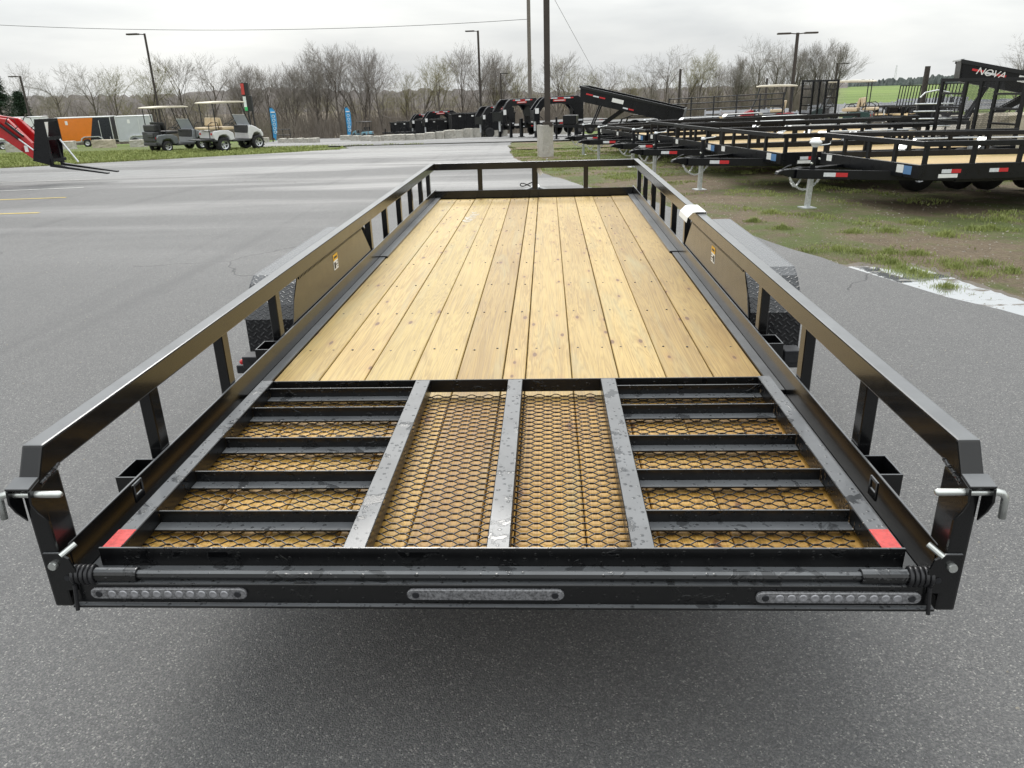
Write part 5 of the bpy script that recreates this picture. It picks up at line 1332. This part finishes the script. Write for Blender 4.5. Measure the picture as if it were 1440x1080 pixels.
for i in range(64):
    px = -15+1185*(i+rr.random()*.8)/64; y = rr.uniform(100, 150)
    tp = rr.uniform(116, 142)-(px-720)*.012
    bare_tree(px, tp, y, rr.choice([0, 1, 3, 4, 5, 4, 5]), 'smaller bare tree filling the depth of the woods behind the lot', 'smaller trees of the woods', rr.uniform(.8, 1.25))
bare_tree(1424, 46, 62, 3, 'lone bare tree above the raised dump trailer at right edge', None)
# undergrowth: thin leafless stems nobody could count
V, Fc = [], []
for i in range(15000):
    px = rr.uniform(-40, 1175); y = rr.uniform(90, 150)
    q = at(px, y); h = rr.uniform(1.0, 4.2)*(.5+.5*rr.random()); a = rr.uniform(0, 3.14)
    lx, ly = rr.gauss(0, .12)*h, rr.gauss(0, .12)*h
    for k in range(4):
        w = .022 if k == 0 else .012
        b0 = 0.0 if k == 0 else h*rr.uniform(.25, .7); zt = h if k == 0 else b0+h*rr.uniform(.2, .5)
        ex_, ey_ = (lx, ly) if k == 0 else (lx*b0/h+rr.gauss(0, .16)*h, ly*b0/h+rr.gauss(0, .16)*h)
        bx, by = q.x+lx*b0/h, q.y+ly*b0/h; o = len(V)
        V += [(bx-w, by, q.z+b0-.2), (bx+w, by, q.z+b0-.2), (q.x+ex_+w*.4, q.y+ey_, q.z+zt), (q.x+ex_-w*.4, q.y+ey_, q.z+zt)]
        Fc.append((o, o+1, o+2, o+3))
for i in range(1500):
    px = rr.uniform(-40, 1172); q = at(px, rr.uniform(94, 150)); h = rr.uniform(3.0, 6); w = rr.uniform(.025, .055); lx, ly = rr.gauss(0, .05)*h, rr.gauss(0, .05)*h; o = len(V)
    V += [(q.x-w, q.y, q.z-.2), (q.x+w, q.y, q.z-.2), (q.x+lx+w*.25, q.y+ly, q.z+h), (q.x+lx-w*.25, q.y+ly, q.z+h)]; Fc.append((o, o+1, o+2, o+3))
    for k in range(9):
        f = rr.uniform(.35, .98); b0 = h*f; bx, by = q.x+lx*f, q.y+ly*f; a = rr.uniform(0, 6.28); ln = h*.22*rr.uniform(.5, 1.2)*(1.3-f); o = len(V)
        V += [(bx-.014, by, q.z+b0), (bx+.014, by, q.z+b0), (bx+math.cos(a)*ln+.006, by+math.sin(a)*ln, q.z+b0+ln*1.1), (bx+math.cos(a)*ln-.006, by+math.sin(a)*ln, q.z+b0+ln*1.1)]; Fc.append((o, o+1, o+2, o+3))
me = bpy.data.meshes.new('undergrowth'); me.from_pydata(V, [], Fc); me.materials.append(M['brush'])
tag(link('undergrowth', me), 'dense leafless brown brush under the trees of the woods', 'brush', kind='stuff')
# evergreens at the left edge
def pine(px, top, y, seed, label):
    rnd = random.Random(seed); p = at(px, y); h = ztop(px, top, p)-p.z
    t = thing('evergreen_tree', label, 'tree', p, group='evergreens at the left edge')
    MB().tube([(0, 0, -.2), (0, 0, h*.95)], [.16, .03], 8).build('trunk', M['bark'], t)
    V, Fc = [], []
    for i in range(210):
        f = rnd.random()**.85; z = h*(.06+.92*f); rmax = h*.34*(1-f)**.75+.12; az = rnd.uniform(0, 6.28); bl = rmax*rnd.uniform(.6, 1.08)
        for j in range(46):
            g = rnd.random()**.6; c = Vector((math.cos(az)*bl*g, math.sin(az)*bl*g, z+bl*g*.12-.25*g*g*bl))+Vector((rnd.gauss(0, .14), rnd.gauss(0, .14), rnd.gauss(0, .10)))
            a = Vector((rnd.gauss(0, 1), rnd.gauss(0, 1), rnd.gauss(0, .5))).normalized()*rnd.uniform(.07, .16); b = a.cross(Vector((rnd.gauss(0, 1), rnd.gauss(0, 1), 1))).normalized()*.035; o = len(V)
            V += [tuple(c-a), tuple(c+b), tuple(c+a), tuple(c-b)]; Fc.append((o, o+1, o+2, o+3))
    me = bpy.data.meshes.new('crown'); me.from_pydata(V, [], Fc); me.materials.append(M['needles']); link('crown', me, t)
pine(5, 100, 72, 1, 'tall dark evergreen at the left edge of the picture')
pine(34, 128, 76, 2, 'smaller evergreen right of the tall one at left edge')
pine(-25, 92, 70, 3, 'evergreen cut off by the left edge')

# far hills and far wood
def ridge(name, px0, px1, y, tops, depth, mat, kind, label=None, cat=None, jag=1.0):
    V, Fc = [], []; n = 260
    rnd = random.Random(hash(name) % 1000 if False else len(name))
    for i in range(n+1):
        px = px0+(px1-px0)*i/n; q = at(px, y); top = ony(px, float(np.interp(px, [a for a, b in tops], [b for a, b in tops])), y).z
        for k in range(5):
            f = k/4; yy = y+depth*f; xx = q.x*(yy+1.55)/(y+1.55)
            V.append((xx, yy, (q.z-12)*(1-min(1, f*1.6))+ (top+rnd.uniform(-jag, jag))*min(1, f*1.6) if k else q.z-12))
    for i in range(n):
        for k in range(4):
            a = i*5+k; Fc.append((a, a+5, a+6, a+1))
    me = bpy.data.meshes.new(name); me.from_pydata(V, [], Fc); me.materials.append(mat)
    return tag(link(name, me), label, cat, kind=kind)
ridge('hill', -300, 1190, 420, [(-300, 140), (100, 136), (250, 135), (330, 126), (380, 124), (440, 127), (520, 131), (600, 128), (700, 132), (800, 134), (900, 130), (1000, 128), (1190, 122)], 160, M['far_wood'], 'structure', jag=1.6)
ridge('far_woodland', 1140, 1700, 640, [(1140, 119), (1200, 116), (1240, 113), (1280, 111), (1300, 108), (1330, 107), (1360, 105), (1400, 103), (1440, 100), (1700, 92)], 50, M['far_pine'], 'stuff', 'dark distant wood beyond the green field', 'woodland', jag=1.6)
# wispy tower on the skyline
p = at(1255, 700); tw = thing('radio_tower', 'faint tower on the skyline above the far wood', 'tower', p)
h = ony(1255, 92, 700).z-p.z
tm = MB()
for dx, dy in ((-1, -1), (1, -1), (1, 1), (-1, 1)): tm.tube([(dx*.8, dy*.8, 0), (dx*.3, dy*.3, h)], .10, 4)
for k in range(10): zz = h*k/10; tm.beam((-.7, -.7, zz), (.7, .7, zz+h/10), .08, .08)
tm.build('lattice', M['trim'], tw)

# ------------------------------------------------------------------ grass
def scatter(name, n, fn, mat, label, hmin, hmax, seed, wd=.006):
    rnd = random.Random(seed); V, Fc = [], []; c = 0; tries = 0
    while c < n and tries < n*40:
        tries += 1
        r = fn(rnd)
        if r is None: continue
        x, y, s = r; z = terrain(x, y); h = rnd.uniform(hmin, hmax)*s; a = rnd.uniform(0, 6.28); w = wd*(.7+.6*rnd.random())*max(1.0, (y+2)/7)
        lx, ly = rnd.gauss(0, .4)*h, rnd.gauss(0, .4)*h; o = len(V)
        ca, sa = math.cos(a)*w, math.sin(a)*w
        V += [(x-ca, y-sa, z-.01), (x+ca, y+sa, z-.01), (x+lx*.5+ca*.7, y+ly*.5+sa*.7, z+h*.6), (x+lx*.5-ca*.7, y+ly*.5-sa*.7, z+h*.6), (x+lx, y+ly, z+h)]
        Fc += [(o, o+1, o+2, o+3), (o+3, o+2, o+4)]; c += 1
    me = bpy.data.meshes.new(name); me.from_pydata(V, [], Fc); me.materials.append(mat)
    return tag(link(name, me), label, 'grass', kind='stuff')
from mathutils import noise as mnoise
def on_asphalt(x, y): return xl_lot(y)-.15 < x < xr_lot(y)+.06 and y < 31
def dirt_tufts(rnd):
    y = 2.5+rnd.random()**1.3*26; x = xr_lot(min(y, 31))+rnd.random()*(9+y*.35)
    v = mnoise.noise((x*.9, y*.9, 3.1))*.6+mnoise.noise((x*2.7, y*2.7, 7.7))*.5 + sstep(13, 20, y)*.35
    if v < .12+.35*rnd.random() or on_asphalt(x, y): return None
    return x, y, .6+v
scatter('grass_tufts', 85000, dirt_tufts, M['grass'], 'green grass tufts growing through the dirt on the right', .012, .04, 3, .004)
clumps = []
rc = random.Random(8)
for (px, py) in ((1209, 356), (1236, 366), (1255, 371), (1268, 380), (1285, 385), (1300, 390), (1330, 370), (1345, 377), (1375, 388), (1290, 313), (1248, 326), (1330, 330), (1200, 327), (1180, 352), (1100, 322), (1085, 300), (1330, 405), (1395, 318), (1370, 320), (1410, 305), (1420, 383), (1250, 356), (1290, 358), (1130, 355), (1060, 312), (1386, 372)):
    q = onz(px, py, 0); clumps.append((q.x, q.y, rc.uniform(.06, .17)))
def clump_fn(rnd):
    cx, cy, r = rnd.choice(clumps); a = rnd.uniform(0, 6.28); d = r*abs(rnd.gauss(0, 1.0))
    x, y = cx+1.5*d*math.cos(a), cy+d*math.sin(a)
    if on_asphalt(x, y-.05): return None
    return x, y, max(.35, 1.25-d/r*.5)*(.6+.7*rnd.random())
scatter('grass_clumps', 9000, clump_fn, M['grass'], 'bushy green grass clumps near the puddle and first trailer', .025, .065, 4, .003)
def verge(rnd):
    x = rnd.uniform(-24, -5.0); y = rnd.uniform(16, 33)
    if on_asphalt(x, y) or (x > -9 and y > 28.5 and mnoise.noise((x, y, 0)) < .2): return None
    return x, y, .7+.6*rnd.random()
scatter('grass_verge', 45000, verge, M['grass'], 'mown green grass verge under the golf carts', .03, .09, 5)
def dry(rnd):
    x = rnd.uniform(-24, -5.5); y = rnd.uniform(16, 25)
    if on_asphalt(x, y) or not on_asphalt(x+.35, y-.45): return None
    return x, y, .8
scatter('dry_grass_edge', 5000, dry, M['grass_dry'], 'yellowed grass along the asphalt edge at left', .02, .07, 6)
# crumbs of gravel and dead leaves along the dirt edge
V, Fc = [], []
rg = random.Random(12)
for i in range(5000):
    if i < 4200:
        y = 2.6+rg.random()**1.4*20; x = xr_lot(y)+abs(rg.gauss(0, 1))*3.0
    else:
        y = rg.uniform(-1.2, 12); x = rg.uniform(-6, 3)
        if abs(x) < 1.45 and y > -.1: continue
    s = rg.uniform(.004, .014)*(1.0 if i < 4200 else .55); z = terrain(x, y)+(.019 if on_asphalt(x, y) else 0); o = len(V)
    for k in range(4):
        q = k*1.57+rg.random(); V.append((x+s*math.cos(q), y+s*math.sin(q), z-.002))
    V.append((x, y, z+s*.8)); Fc += [(o, o+1, o+4), (o+1, o+2, o+4), (o+2, o+3, o+4), (o+3, o, o+4)]
me = bpy.data.meshes.new('loose_stones'); me.from_pydata(V, [], Fc); me.materials.append(M['gravel'])
tag(link('loose_stones', me), 'loose pale stones scattered over the dirt and asphalt edge', 'stones', kind='stuff')
